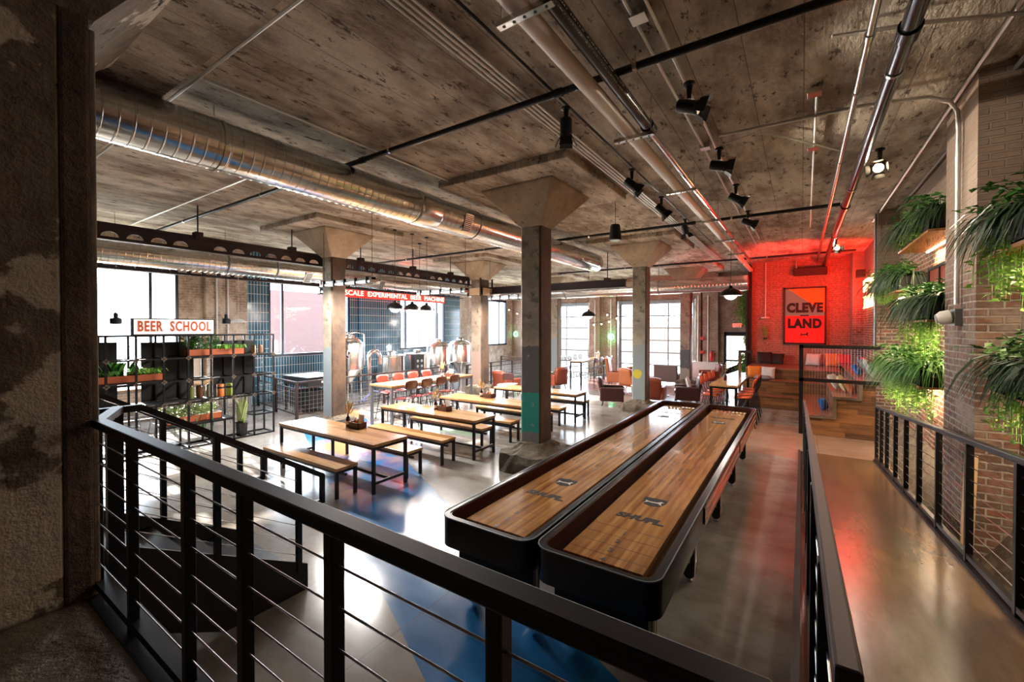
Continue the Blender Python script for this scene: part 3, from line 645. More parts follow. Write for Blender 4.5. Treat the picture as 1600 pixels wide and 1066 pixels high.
for i, (x, y, aim, lab) in enumerate([
    (-2.2, 4.35, (-.1, .2, -1), 'spotlight pointing straight down in the left row, nearest the camera'), (-2.2, 6.6, (.8, .3, -.7), 'second spotlight of the left row tilted to the right'),
    (-2.2, 8.3, (.7, .4, -.8), 'third spotlight of the left row'), (-2.2, 10.3, (.2, .3, -1), 'farthest spotlight of the left row pointing down'),
    (-.95, 4.6, (1, .1, -.35), 'spotlight of the middle row nearest the camera, turned sideways'), (-.95, 6.5, (1, .2, -.25), 'second spotlight of the middle row turned sideways'),
    (-.95, 8.3, (.8, .2, -.5), 'third spotlight of the middle row'), (-.95, 10.3, (.9, .2, -.4), 'farthest spotlight of the middle row'),
    (.88, 7.75, (-.3, -1, -.55), 'lit spotlight over the ramp facing the camera'), (.78, 14.9, (.3, -1, -.45), 'small lit spotlight under the red ceiling')]):
    spot(i, x, y, aim, lab)
t = thing('hanging_speaker', 'black pendant loudspeaker hanging right of the teal column', 'speaker', (-3.1, 8.3, 4.42))
b = MB(); b.lathe([(.105, -.17), (.12, -.16), (.12, -.13), (.095, .12), (.08, .14)], 18); b.build('body', M['matte_black'], t, smooth=40)
b = MB(); b.lathe([(.1, -.178), (.105, -.17)], 18); b.build('grille', M['greysteel'], t)
b = MB(); b.tube([(0, 0, .14), (0, 0, ZC - 4.42)], .005, 5); b.build('suspension_cord', M['steel_black'], t)
# ------------------------------------------------------------------ railings
def railing(name, label, A, B, posts, h, ncab=7, w=.05, low=.07, hb=None, top=(.07, .045), topm=None):
    """A, B = foot points at floor level; rail height h above them"""
    A = Vector(A); B = Vector(B); t = thing(name, label, 'railing', A); d = B - A
    b = MB(); b.bar((0, 0, h), d + Vector((0, 0, h)), top[0], top[1]); b.build('top_rail', topm or M['rail_top'], t, bevel=.006)
    b = MB(); b.bar((0, 0, low), d + Vector((0, 0, low)), .04, .04); b.build('bottom_rail', M['steel_black'], t)
    for f in posts:
        p = d * f; b = MB(); z0 = -.16 if hb is None else hb
        b.box(p.x - w / 2, p.x + w / 2, p.y - w / 2, p.y + w / 2, p.z + z0, p.z + h - .02); b.build('post', M['steel_black'], t, bevel=.004)
    for k in range(ncab):
        z = low + (h - low) * (k + 1) / (ncab + 1); b = MB()
        b.tube([(0, 0, z), d + Vector((0, 0, z))], .0035, 5); b.build('cable', M['cable'], t)
    return t
railing('cable_railing', 'black cable railing across the foreground edge of the platform', (-3.4, .72, .95), (-.03, .72, .95),
        [0, .18, .385, .53, .685, .855, 1.0], 1.0, 7, .042, .06, hb=-.2, top=(.062, .045))
railing('cable_railing', 'black cable railing between the ramp and the shuffleboard floor', (.06, .78, .95), (.06, 10.42, .0),
        [0, .06, .16, .27, .38, .49, .6, .7, .8, .9, 1.0], 1.03, 7, .045, .05, hb=0, top=(.036, .05), topm=plain('oxblood rail paint', (.03, .003, .003), .55, 0))
railing('cable_railing', 'black cable railing along the brick wall side of the ramp', (1.17, .78, .95), (1.17, 10.38, .0),
        [.02, .13, .24, .345, .45, .55, .64, .72, .8, .88, .94, 1.0], 1.03, 8, .05, .07, hb=-.03, top=(.06, .045))
# steel stair going down from the platform
t = thing('steel_staircase', 'black steel staircase with cable handrails going down from the left of the platform', 'staircase', (-4.5, .84, 0))
for i, nm in ((.58, 'stringer'), (-.58, 'stringer')):
    b = MB(); P = [(0, 1.0), (.15, .96), (1.46, .24), (1.46, 0), (.75, 0), (0, .42)]
    b.prism(P, -.012, .012, lambda u, v, w: (w + i, u, v)); b.build('stringer', M['matte_black'], t)
for k in range(5):
    b = MB(); b.box(-.57, .57, .02 + k * .28, .32 + k * .28, .95 - (k + 1) * .158 - .03, .95 - (k + 1) * .158); b.build('tread', M['steel_black'], t)
for i in (.58, -.58):
    b = MB(); b.bar((i, .0, 1.93), (i, .22, 1.93), .05, .045); b.bar((i, .22, 1.93), (i, 1.62, 1.04), .05, .045); b.bar((i, 1.62, 1.05), (i, 1.62, .77), .04, .04); b.bar((i, 1.62, .79), (i, 1.4, .79), .04, .04)
    b.build('handrail', M['rail_top'], t)
    for (yy, z0, z1) in ((.1, .9, 1.93), (.7, .62, 1.63), (1.38, .2, 1.2)):
        b = MB(); b.box(i - .022, i + .022, yy - .022, yy + .022, z0, z1); b.build('post', M['steel_black'], t)
    for k in range(6):
        z = .13 + k * .14; b = MB(); b.tube([(i, .1, .97 + z), (i, 1.38, .22 + z)], .0035, 5); b.build('cable', M['cable'], t)
t = thing('rail_return', 'short black rail joining the foreground railing to the stair handrail', 'railing', (-3.4, .72, .95))
b = MB(); b.bar((0, 0, .985), (-.52, .22, .985), .06, .045); b.build('top_rail', M['rail_top'], t)
b = MB(); b.box(-.3, -.25, .1, .15, -.1, .97); b.build('post', M['steel_black'], t)
# ------------------------------------------------------------------ shuffleboard tables
def rrect(x0, x1, y0, y1, r, n=5):
    out = []
    for cx, cy, a0 in ((x1 - r, y0 + r, -PI / 2), (x1 - r, y1 - r, 0), (x0 + r, y1 - r, PI / 2), (x0 + r, y0 + r, PI)):
        for k in range(n + 1): a = a0 + k * PI / 2 / n; out.append((cx + r * math.cos(a), cy + r * math.sin(a)))
    return out
WO = .465; LT = 7.25
def ring_mb(b, o, i, z0, z1):
    n = len(o); vs = [(x, y, z) for P in (o, i) for z in (z0, z1) for x, y in P]
    fs = []
    for k in range(n):
        j = (k + 1) % n
        fs += [(k, j, n + j, n + k), (2 * n + j, 2 * n + k, 3 * n + k, 3 * n + j), (n + k, n + j, 3 * n + j, 3 * n + k), (j, k, 2 * n + k, 2 * n + j)]
    b.add(vs, fs)
def shuffleboard(x, y, label):
    t = thing('shuffleboard_table', label, 'game table', (x, y, 0))
    o = rrect(-WO, WO, 0, LT, .13); i = rrect(-WO + .05, WO - .05, .05, LT - .05, .085)
    b = MB(); ring_mb(b, o, i, .6, .855); b.build('rim', M['gloss_black'], t, smooth=40)
    b = MB(); ring_mb(b, rrect(-WO - .004, WO + .004, -.004, LT + .004, .134), rrect(-WO + .004, WO - .004, .004, LT - .004, .126), .85, .859)
    b.build('rim_trim', M['greysteel'], t, smooth=40)
    b = MB(); ring_mb(b, rrect(-WO + .049, WO - .049, .049, LT - .049, .086), rrect(-WO + .062, WO - .062, .062, LT - .062, .08), .66, .848)
    b.build('inner_lining', M['mahogany'], t, smooth=40)
    b = MB(); b.box(-WO + .05, WO - .05, .06, LT - .06, .6, .66); b.build('cradle_floor', M['matte_black'], t)
    b = MB(); b.box(-.31, .31, .2, LT - .2, .66, .785)
    bd = b.build('playing_board', M['board'], t, bevel=.004)
    for e in (0, 1):
        R = Matrix.Translation((0, LT, 0)) @ Matrix.Rotation(PI, 4, 'Z') if e else Matrix.Identity(4)
        m_ = text_mb('SHUFL.', .135, .0012, .008, .98, .2, 1.06); xf(m_, R @ Matrix.Translation((.02, 1.06, .7862))); m_.build('lettering', M['ink'], bd)
        for k, tx in enumerate(('1', '2', '3', '4') if False else ('4', '3', '2', '1')):
            m_ = text_mb(tx, .085, .0012, .002); xf(m_, R @ Matrix.Translation((0, .235 + k * .16, .7862))); m_.build('number', M['ink_num'], bd)
        b = MB()
        for k in range(3): b.box(-.31, .31, .31 + k * .16, .314 + k * .16, .7852, .7858)
        b.box(-.31, .31, .79, .794, .7852, .7858)
        xf(b, R); b.build('score_line', M['ink_num'], bd)
        sh = [(-.11, .1), (-.05, .1), (0, .115), (.05, .1), (.11, .1), (.105, -.02), (.07, -.085), (0, -.115), (-.07, -.085), (-.105, -.02)]
        b = MB(); b.prism(sh, .7852, .7862); xf(b, R @ Matrix.Translation((.02, 1.5, 0))); sd = b.build('shield_emblem', M['ink'], bd)
        dog = [(-.085, .005), (-.075, .02), (-.045, .0), (.03, .005), (.055, .03), (.06, .045), (.072, .034), (.092, .026), (.072, .015), (.07, -.01), (.085, -.045), (.072, -.045), (.045, -.018), (-.02, -.022), (-.05, -.018), (-.075, -.045), (-.088, -.045), (-.07, -.01)]
        b = MB(); b.prism(dog, .7864, .787); xf(b, R @ Matrix.Translation((.02, 1.5, 0))); b.build('dog_emblem', M['logo_grey'], bd)
    ys = [.3, 1.72, 3.3, 4.8, 6.3]
    for k, yy in enumerate(ys):
        b = MB(); b.box(-.36, .36, yy - .07, yy + .07, .46, .6); b.build('leg_yoke', M['matte_black'], t)
        for s_ in (-1, 1):
            xx = s_ * .31
            b = MB(); P = [(-.055, .08), (-.02, .045), (.02, .045), (.055, .08), (.055, .6), (-.055, .6)]
            b.prism(P, -.055, .055, lambda u, v, q: (xx + u, yy + q, v)); lg = b.build('leg', M['gloss_black'], t, bevel=.004)
            b = MB(); b.lathe([(.03, 0), (.03, .012), (.012, .02), (.012, .06)], 10, (xx, yy, 0)); b.build('levelling_foot', M['greysteel'], lg)
            b = MB(); b.box(xx - .012 + s_ * .001, xx + .012, yy - .058, yy + .058, .2, .28); b.box(xx + s_ * .05, xx + s_ * .058, yy - .012, yy + .012, .2, .48); b.build('brass_slot', plain('pale inlay', (.5, .42, .32), .4) if 'inlay' not in M else M['inlay'], lg)
    b = MB(); b.box(-.36, .36, .16, .3, .36, .6); b.build('end_cabinet', M['matte_black'], t)
    for s_ in (-1, 1):
        for a, c in ((1.55, 4.2), (4.3, 6.9)):
            b = MB(); xx = s_ * (WO + .004)
            b.box(min(xx, xx + s_ * .01), max(xx, xx + s_ * .01), a, c, .66, .82); sp = b.build('side_panel', M['mahogany'], t)
            for z in (.69, .78):
                b = MB(); b.box(min(xx, xx + s_ * .014), max(xx, xx + s_ * .014), a + .08, c - .08, z, z + .012); b.build('pinstripe', M['orange_line'], sp)
    return t
M['inlay'] = plain('pale inlay', (.5, .42, .32), .4); M['orange_line'] = plain('orange pinstripe', (.55, .2, .06), .4)
shuffleboard(-1.21, 2.76, 'long black shuffleboard table nearest the ramp, with an orange striped side')
shuffleboard(-2.18, 2.76, 'long black shuffleboard table beside the footing of the teal column')
def puck(x, y, mt, lab):
    t = thing('puck', lab, 'puck', (x, y, .787), group='shuffleboard pucks at the far ends')
    b = MB(); b.lathe([(.027, 0), (.029, .003), (.029, .02), (.025, .023)], 14); b.build('steel_base', M['chrome'], t, smooth=40)
    b = MB(); b.lathe([(.022, .023), (.02, .03), (.001, .03)], 12); b.build('cap', mt, t)
for base, nm in ((-2.165, 'left'), (-1.215, 'right')):
    for k in range(4):
        puck(base - .17 + k * .068, 2.76 + 6.75, M['ink'] if nm == 'left' else M['red_paint'], 'puck in the left cluster at the far end of the %s shuffleboard table' % nm)
    for k in range(4):
        puck(base + .1 + k * .066, 2.76 + 6.8, M['white'], 'puck in the right cluster at the far end of the %s shuffleboard table' % nm)
t = thing('cup_holder', 'little gold and black cups hanging on the near end of the right shuffleboard table', 'cup', (-1.22, 2.78, .42))
for k in (0, 1):
    b = MB(); b.lathe([(.03, 0), (.035, .08), (.036, .085)], 12, (k * .085 - .03, 0, -k * .03)); b.build('cup', plain('gold cup', (.5, .36, .1), .3, .8), t)
# ------------------------------------------------------------------ picnic tables and benches
def picnic(kind, W, D_, H, lab, loc, group):
    t = thing(kind, lab, 'table' if H > .6 else 'bench', loc, group=group); tk = .045
    b = MB(); b.box(-W / 2, W / 2, -D_ / 2, D_ / 2, H - tk, H); b.build('tabletop' if H > .6 else 'seat', M['oak'], t, bevel=.004)
    iy = D_ / 2 - .03; ix = W / 2 - .03
    for i in (-1, 1):
        for j in (-1, 1):
            b = MB(); b.cbox((i * ix, j * iy, (H - tk) / 2), (.045, .045, H - tk)); b.build('leg', M['steel_black'], t, bevel=.003)
    if H > .6:
        for i in (-1, 1):
            b = MB(); b.cbox((i * .28, -iy, (H - tk) / 2), (.04, .04, H - tk)) if False else b.cbox((i * ix, 0, .16), (.04, 2 * iy, .04)); b.build('end_stretcher', M['steel_black'], t)
        b = MB(); b.cbox((0, 0, .16), (2 * ix, .04, .04)); b.build('stretcher', M['steel_black'], t)
    else:
        b = MB(); b.cbox((0, 0, H - tk - .09), (2 * ix, .035, .035)); b.build('stretcher', M['steel_black'], t)
    b = MB()
    for j in (-1, 1): b.cbox((0, j * iy, H - tk - .02), (2 * ix, .03, .04))
    for i in (-1, 1): b.cbox((i * ix, 0, H - tk - .02), (.03, 2 * iy, .04))
    b.build('frame', M['steel_black'], t)
    return t
G1, G2 = 'picnic tables in the middle of the hall', 'long wooden benches beside the picnic tables'
T0 = picnic('picnic_table', 2.66, .68, .75, 'picnic table nearest the camera, its left end in bright window glare', (-6.6, 4.47, 0), G1)
B0 = picnic('bench', 2.1, .37, .45, 'bench in front of the nearest picnic table, close to the platform railing', (-6.62, 3.9, 0), G2)
dup(T0, (-6.4, 6.6, 0), 0, 'second picnic table from the camera, left of the teal column'); dup(T0, (-6.3, 8.35, 0), 0, 'third picnic table, partly hidden behind the teal column')
dup(T0, (-6.2, 10.55, 0), 0, 'farthest picnic table, its right end showing beyond the teal column')
for (x, y), lab in (((-6.42, 5.05), 'bench tucked behind the nearest picnic table'), ((-6.42, 5.9), 'bench in front of the second picnic table'), ((-6.38, 7.02), 'bench behind the second picnic table'),
                    ((-6.25, 7.86), 'bench in front of the third picnic table'), ((-6.0, 8.95), 'bench behind the third picnic table ending right of the teal column'), ((-6.1, 9.85), 'bench in front of the farthest picnic table'),
                    ((-6.05, 11.2), 'bench behind the farthest picnic table')):
    dup(B0, (x, y, 0), 0, lab)
def centre(x, y, z, where, rz=0):
    R = lambda dx, dy: (x + dx * math.cos(rz) - dy * math.sin(rz), y + dx * math.sin(rz) + dy * math.cos(rz))
    v = thing('bottle_vase', 'dark brown bottle vase of dried grass on the ' + where, 'vase', (*R(-.17, -.03), z), group='bottle vases of dried grass')
    b = MB(); b.lathe([(.04, 0), (.042, .01), (.042, .12), (.03, .16), (.014, .18), (.013, .23), (.016, .235)], 14); bo = b.build('bottle', M['bottle'], v, smooth=40)
    b = MB(); b.lathe([(.0425, .04), (.0425, .1)], 14); b.build('label', M['card'], bo)
    b = MB()
    for k in range(16):
        a = random.uniform(0, 2 * PI); s = random.uniform(.02, .12); h = random.uniform(.3, .46); tx, ty = s * math.cos(a), s * math.sin(a)
        b.tube([(0, 0, .2), (tx * .5, ty * .5, h * .72)], .002, 4)
        b.tube([(tx * .5, ty * .5, h * .7), (tx * .8, ty * .8, h * .86), (tx, ty, h)], [.006, .013, .003], 5)
    b.build('dried_grass', M['dry'], v)
    c = thing('condiment_caddy', 'dark wooden condiment caddy on the ' + where, 'caddy', (*R(.06, 0), z), rz, group='condiment caddies on the tables')
    b = MB(); b.box(-.13, .13, -.09, -.08, 0, .1); b.box(-.13, .13, .08, .09, 0, .1); b.box(-.13, -.12, -.09, .09, 0, .1); b.box(.12, .13, -.09, .09, 0, .1); b.box(-.13, .13, -.09, .09, 0, .008)
    b.build('crate', M['crate'], c)
    for nm, lab, mt, dx, dy in (('ketchup_bottle', 'red ketchup bottle', 'ketchup', -.04, -.02), ('mustard_bottle', 'yellow mustard jar', 'mustard', .03, -.02), ('sauce_bottle', 'small white topped sauce bottle', 'white', -.085, .03)):
        k = thing(nm, lab + ' in the caddy on the ' + where, 'condiment', (*R(.06 + dx, dy), z + .008), group='condiments in the table caddies')
        b = MB(); b.lathe([(.022, 0), (.024, .01), (.024, .1), (.012, .125)], 10); b.build('bottle', M[mt], k, smooth=40)
        b = MB(); b.lathe([(.013, .125), (.012, .145), (.004, .155)], 8); b.build('cap', M['white' if mt != 'white' else 'ketchup'], k)
    k = tag(MB().cbox((0, 0, .11), (.15, .004, .2), Euler((math.radians(-6), 0, 0)).to_matrix()).build('menu_card', M['card']), 'white menu card standing in the caddy on the ' + where, 'menu', 'menu cards on the tables')
    k.location = (*R(.09, .05), z + .008); k.rotation_euler = (0, 0, rz)
centre(-6.5, 4.72, .75, 'nearest picnic table'); centre(-6.3, 6.72, .75, 'second picnic table'); centre(-6.55, 8.62, .75, 'third picnic table')
# ------------------------------------------------------------------ bar height tables and chairs
def high_table(x0, x1, y0, y1, label, H=1.05, top='oak_y', leg='greysteel'):
    t = thing('high_table', label, 'table', ((x0 + x1) / 2, (y0 + y1) / 2, 0)); w_, d_ = (x1 - x0) / 2, (y1 - y0) / 2
    b = MB(); b.box(-w_, w_, -d_, d_, H - .045, H); b.build('tabletop', M[top], t, bevel=.004)
    for i in (-1, 1):
        for j in (-1, 1):
            b = MB(); b.cbox((i * (w_ - .04), j * (d_ - .04), (H - .045) / 2), (.06, .06, H - .045)); b.build('leg', M[leg], t)
    b = MB()
    for i in (-1, 1): b.cbox((i * (w_ - .04), 0, .3), (.03, 2 * d_ - .08, .03)); b.cbox((i * (w_ - .04), 0, H - .07), (.03, 2 * d_ - .1, .05))
    for j in (-1, 1): b.cbox((0, j * (d_ - .04), H - .07), (2 * w_ - .1, .03, .05))
    b.build('frame', M[leg], t); return t
def bar_chair(seatm, backm, lab, loc, rz, group, label_cat='chair'):
    t = thing('bar_chair', lab, 'chair', loc, rz, group)     # faces +X
    def sf(u, v):
        x, y = u * .38 - .17, (v - .5) * .38 * (1 - .12 * (1 - u)); return (x, y, .75 + .012 * math.cos((v - .5) * 5) - .015 * u * u)
    b = MB(); b.grid(sf, 6, 6); o = b.build('seat', seatm, t, smooth=50, recalc=False); md = o.modifiers.new('s', 'SOLIDIFY'); md.thickness = .02
    def bf(u, v):
        y = (v - .5) * .4; cr = (abs(v - .5) * 2) ** 4 * .03; z = .97 + u * .23 - (cr if u > .5 else -cr); return (-.235 + y * y * .6 - u * .035, y, z)
    b = MB(); b.grid(bf, 4, 8); o = b.build('backrest', backm, t, smooth=50, recalc=False); md = o.modifiers.new('s', 'SOLIDIFY'); md.thickness = .018
    for j in (-1, 1):
        b = MB(); b.tube([(-.1, j * .15, .735), (-.2, j * .165, .76), (-.235, j * .17, .85), (-.25, j * .165, 1.12)], .0095, 6); b.build('back_tube', M['steel_black'], t, smooth=60)
        b = MB(); b.tube([(-.14, j * .14, .735), (-.27, j * .21, 0)], .0105, 6); b.build('leg', M['steel_black'], t)
        b = MB(); b.tube([(.15, j * .13, .73), (.23, j * .21, 0)], .0105, 6); b.build('leg', M['steel_black'], t)
    b = MB(); q = [(-.226, -.186, .26), (.203, -.184, .26), (.203, .184, .26), (-.226, .186, .26), (-.226, -.186, .26)]; b.tube(q, .008, 6); b.build('footrest', M['steel_black'], t)
    return t
high_table(-9.22, -8.38, 7.12, 10.3, 'long bar height table with a bright wooden top beside the steel tanks')
C0 = bar_chair(M['seat_dark'], M['ply_brown'], 'brown backed bar chair, nearest on the right side of the long bar table', (-8.2, 7.4, 0), PI, 'brown bar chairs at the long bar table')
ORD = ('nearest', 'second', 'third', 'farthest')
for k in (1, 2, 3): dup(C0, (-8.2, 7.4 + k * .53, 0), PI, 'brown backed bar chair, %s on the right side of the long bar table' % ORD[k])
C1 = bar_chair(M['seat_dark'], plain('red brown plywood', (.3, .035, .02), .3, coat=.4), 'red backed bar chair, nearest on the left side of the long bar table', (-9.38, 7.85, 0), 0, 'red bar chairs on the tank side of the long bar table')
for k in (1, 2, 3): dup(C1, (-9.38, 7.85 + k * .56, 0), 0, 'red backed bar chair, %s on the left side of the long bar table' % ORD[k])
high_table(-1.95, -1.3, 11.95, 14.9, 'bar height table with a wooden top in front of the wooden seating steps', leg='steel_black')
C2 = bar_chair(M['orange'], M['orange'], 'orange bar chair, nearest on the left side of the table by the seating steps', (-2.0, 12.45, 0), 0, 'orange bar chairs at the table by the seating steps')
for k in (1, 2, 3): dup(C2, (-2.0, 12.45 + k * .6, 0), 0, 'orange bar chair, %s on the left side of the table by the seating steps' % ORD[k])
for k in (0, 1, 2, 3): dup(C2, (-1.2, 12.35 + k * .6, 0), PI, 'orange bar chair, %s on the right side of the table by the seating steps' % ORD[k])
high_table(-8.42, -7.84, 17.0, 19.7, 'far bar height table in front of the narrower garage door', leg='steel_black')
C3 = bar_chair(plain('grey seat', (.12, .11, .12), .4), plain('grey back', (.2, .19, .2), .4), 'grey bar chair, nearest on the right side of the far bar table', (-7.6, 17.45, 0), PI, 'grey bar chairs at the far bar table')
for k in (1, 2, 3): dup(C3, (-7.6, 17.45 + k * .58, 0), PI, 'grey bar chair, %s on the right side of the far bar table' % ORD[k])
for k in (0, 1, 2, 3): dup(C3, (-8.66, 17.4 + k * .58, 0), 0, 'grey bar chair, %s on the left side of the far bar table' % ORD[k])
centre(-8.7, 9.5, 1.05, 'long bar height table', .2)
v = thing('bottle_vase', 'dark bottle with dry twigs on the table by the seating steps', 'vase', (-1.72, 13.0, 1.05))
b = MB(); b.lathe([(.04, 0), (.042, .12), (.03, .16), (.014, .19), (.014, .24)], 12); b.build('bottle', M['bottle'], v, smooth=40)
b = MB()
for k in range(9):
    a = random.uniform(0, 6.3); s = random.uniform(.05, .15); h = random.uniform(.34, .5); b.tube([(0, 0, .22), (s * math.cos(a), s * math.sin(a), h)], .002, 4); b.sphere((s * math.cos(a), s * math.sin(a), h), .014, 4)
b.build('twigs', M['dry'], v)
v = thing('flower_pot', 'small pot of pale flowers on the far bar table', 'plant', (-8.1, 19.4, 1.05)); b = MB(); b.lathe([(.08, 0), (.1, .15)], 10); b.build('pot', M['card'], v)
b = MB(); [b.sphere((random.uniform(-.1, .1), random.uniform(-.1, .1), .24 + random.uniform(-.05, .08)), .04, 4) for _ in range(9)]; b.build('blossoms', M['white'], v)
# ------------------------------------------------------------------ lounge
def armchair(lab, loc, rz, seatm, bodym, cushion=None, s=1, high=0, group=None, legh=.16):
    t = thing('armchair', lab, 'armchair', loc, rz, group)      # faces +X
    b = MB(); b.box(-.34, .34, -.3, .3, legh, .34); b.build('base', bodym, t, bevel=.03)
    b = MB(); b.box(-.24, .37, -.27, .27, .34, .47); b.build('seat_cushion', seatm, t, bevel=.05)
    hb = .9 + high
    def bk(u, v):
        a = (v - .5) * 2; z = .2 + u * (hb - .2) - (abs(a) ** 3) * .05 * u; return (-.34 - u * .1 * 1.3 + .05 * a * a, a * .33, z)
    b = MB(); b.grid(bk, 6, 8); o = b.build('backrest', bodym, t, smooth=50, recalc=False); md = o.modifiers.new('s', 'SOLIDIFY'); md.thickness = .13; md.offset = 0
    for j in (-1, 1):
        b = MB(); b.box(-.4, .34, j * .35 - .05, j * .35 + .05, legh, .6); b.build('armrest', bodym, t, bevel=.035)
        for i in (-1, 1):
            b = MB(); b.tube([(i * .3, j * .3, legh + .02), (i * .34, j * .33, 0)], [.024, .014], 8); b.build('leg', M['steel_black'], t)
    if cushion:
        c_ = tag(MB().build('throw_pillow', cushion), 'pale throw pillow leaning in the ' + lab, 'pillow') if False else None
    return t
armchair('dark oxblood armchair seen from the side, left of the grey blue column', (-5.05, 13.35, 0), math.radians(20), M['leather_dark'], M['leather_dark'], group='leather armchairs of the lounge')
armchair('red brown armchair with its back to the camera, right behind the grey blue column', (-4.05, 14.35, 0), math.radians(95), M['leather_red'], M['leather_red'])
armchair('dark brown armchair holding a white pillow, facing left', (-3.12, 14.85, 0), math.radians(195), M['leather_dark'], M['leather_dark'])
armchair('tall tan leather wing chair facing right before the wide garage door', (-6.6, 18.0, 0), math.radians(10), M['leather_red'], M['leather_tan'], high=.3)
armchair('orange tan armchair half hidden behind the grey blue column', (-5.6, 17.0, 0), math.radians(60), M['leather_tan'], M['leather_tan'])
armchair('round tan armchair just right of the teal column', (-8.45, 15.65, 0), math.radians(165), M['leather_tan'], M['leather_red'])
armchair('brown armchair between the pinkish column and the teal column', (-9.2, 13.35, 0), math.radians(75), M['leather_tan'], M['leather_red'])
armchair('tan armchair against the wide garage door', (-6.6, 20.6, 0), math.radians(-100), M['leather_tan'], M['leather_tan'])
armchair('tan armchair beside the grey sofa back', (-3.4, 20.6, 0), math.radians(200), M['leather_red'], M['leather_red'])
t = thing('sofa', 'taupe sofa with its plain back to the camera before the wide garage door', 'sofa', (-4.95, 19.45, 0), 0)
b = MB(); b.box(-.5, .5, -.12, .12, .12, .85); b.build('backrest', M['brown_fabric'], t, bevel=.04)
b = MB(); b.box(-.5, .5, .1, .8, .14, .45); b.build('seat', M['brown_fabric'], t, bevel=.04)
for i in (-.45, .45):
    for j in (-.05, .7):
        b = MB(); b.cbox((i, j, .07), (.05, .05, .14)); b.build('leg', M['steel_black'], t)
def pillow(lab, loc, rot, mt, s=.42, th=.13, group=None, name='throw_pillow'):
    b = MB()
    def f(u, v, sg):
        a, c = u * 2 - 1, v * 2 - 1; k = (1 - a ** 4) * (1 - c ** 4); q = 1 - .09 * (1 - abs(a)) - 0; return (a * s / 2 * (1 - .1 * (1 - c * c) * 0 - .07 * (1 - abs(c)) ** .5), c * s / 2 * (1 - .07 * (1 - abs(a)) ** .5), sg * th / 2 * max(0, k) ** .5)
    b.grid(lambda u, v: f(u, v, 1), 10, 10); b.grid(lambda u, v: f(u, v, -1), 10, 10)
    o = b.build(name, mt, smooth=60); o.location = loc; o.rotation_euler = rot; return tag(o, lab, 'pillow', group)
pillow('white throw pillow on the dark brown armchair of the lounge', (-3.05, 14.85, .68), (math.radians(75), 0, math.radians(100)), M['white_fabric'])
t = thing('coffee_table', 'low dark coffee table between the lounge armchairs', 'table', (-4.2, 16.2, 0))
b = MB(); b.lathe([(.45, .4), (.45, .43)], 24); b.build('tabletop', M['white'], t)
b = MB(); b.lathe([(.22, 0), (.22, .02), (.03, .03), (.03, .4)], 16); b.build('pedestal', M['steel_black'], t)
t = thing('side_table', 'small red brown side table behind the dark oxblood armchair', 'table', (-4.75, 15.2, 0))
b = MB(); b.box(-.25, .25, -.25, .25, .42, .46); b.build('tabletop', M['white'], t); b = MB(); b.box(-.2, .2, -.2, .2, 0, .42); b.build('base', M['leather_red'], t)
t = thing('dining_chair', 'dark wooden chair left of the teal column near the window side rail', 'chair', (-8.75, 12.9, 0), math.radians(100))
b = MB(); b.box(-.2, .2, -.2, .2, .44, .47); b.build('seat', M['white'], t, bevel=.01)
b = MB(); b.box(-.22, -.2, -.22, .22, .62, .86); b.build('backrest', M['leather_dark'], t, bevel=.02)
for i in (-.18, .18):
    for j in (-.18, .18):
        b = MB(); b.tube([(i, j, .45), (i * 1.15, j * 1.15, 0)], .012, 6); b.tube([(-.2, j, .45), (-.21, j, .8)], .01, 6) if i < 0 else 0; b.build('leg', M['steel_black'], t)
t = thing('low_table', 'low round white topped table beside the dark wooden chair', 'table', (-8.4, 12.1, 0)); b = MB(); b.lathe([(.3, .52), (.3, .55)], 20); b.build('tabletop', M['card'], t)
b = MB(); b.lathe([(.16, 0), (.16, .02), (.02, .03), (.02, .52)], 12); b.build('pedestal', M['steel_black'], t)
# ------------------------------------------------------------------ display shelf with the lit sign
XS, DX = -10.5, .45
YS = [1.45, 1.9, 2.35, 2.78, 3.21, 3.62, 4.03, 4.47, 4.9, 5.34]
t = thing('display_shelf', 'open black steel tube shelving unit with dark back panels below the lit letter sign', 'shelf', (XS, 0, 0))
b = MB(); c_ = .017
for y in YS:
    for x in (0, -DX): b.box(x - c_, x + c_, y - c_, y + c_, 0, 2.34)
b.build('upright_frame', M['steel_black'], t)
skip = {(1, k) for k in range(0, 9)} - {(1, 3), (1, 4), (1, 5), (1, 8)}
for r_ in range(6):
    b = MB(); z = .018 + r_ * .464
    for x in (0, -DX):
        if r_ == 1: b.box(x - c_, x + c_, YS[4], YS[7], z - c_, z + c_); b.box(x - c_, x + c_, YS[8], YS[9], z - c_, z + c_)
        else: b.box(x - c_, x + c_, YS[0], YS[-1], z - c_, z + c_)
    for y in YS:
        if r_ != 1 or y in YS[4:]: b.box(-DX, 0, y - c_, y + c_, z - c_, z + c_)
    b.build('shelf_rail', M['steel_black'], t)
    if r_ in (2, 3, 4):
        for k, y in enumerate(YS):
            b = MB()
            for dy, dz in ((0, 0), (.028, 0), (-.028, 0), (0, .028), (0, -.028)): b.lathe([(.022, .018), (.022, .024)], 8, (0, y + dy, z + dz), 'x')
            b.build('clover_bracket', plain('bronze bracket', (.16, .12, .09), .4, .5) if 'brk' not in M else M['brk'], t)
def panel(y0, y1, z0, z1):
    b = MB(); b.box(-DX - .03, -DX - .018, y0, y1, z0, z1); b.build('back_panel', M['matte_black'], t)
for y0, y1, z0, z1 in ((1.45, 2.62, .95, 2.22), (2.98, 3.88, 1.0, 2.2), (4.25, 5.15, .95, 2.2)): panel(y0, y1, z0, z1)
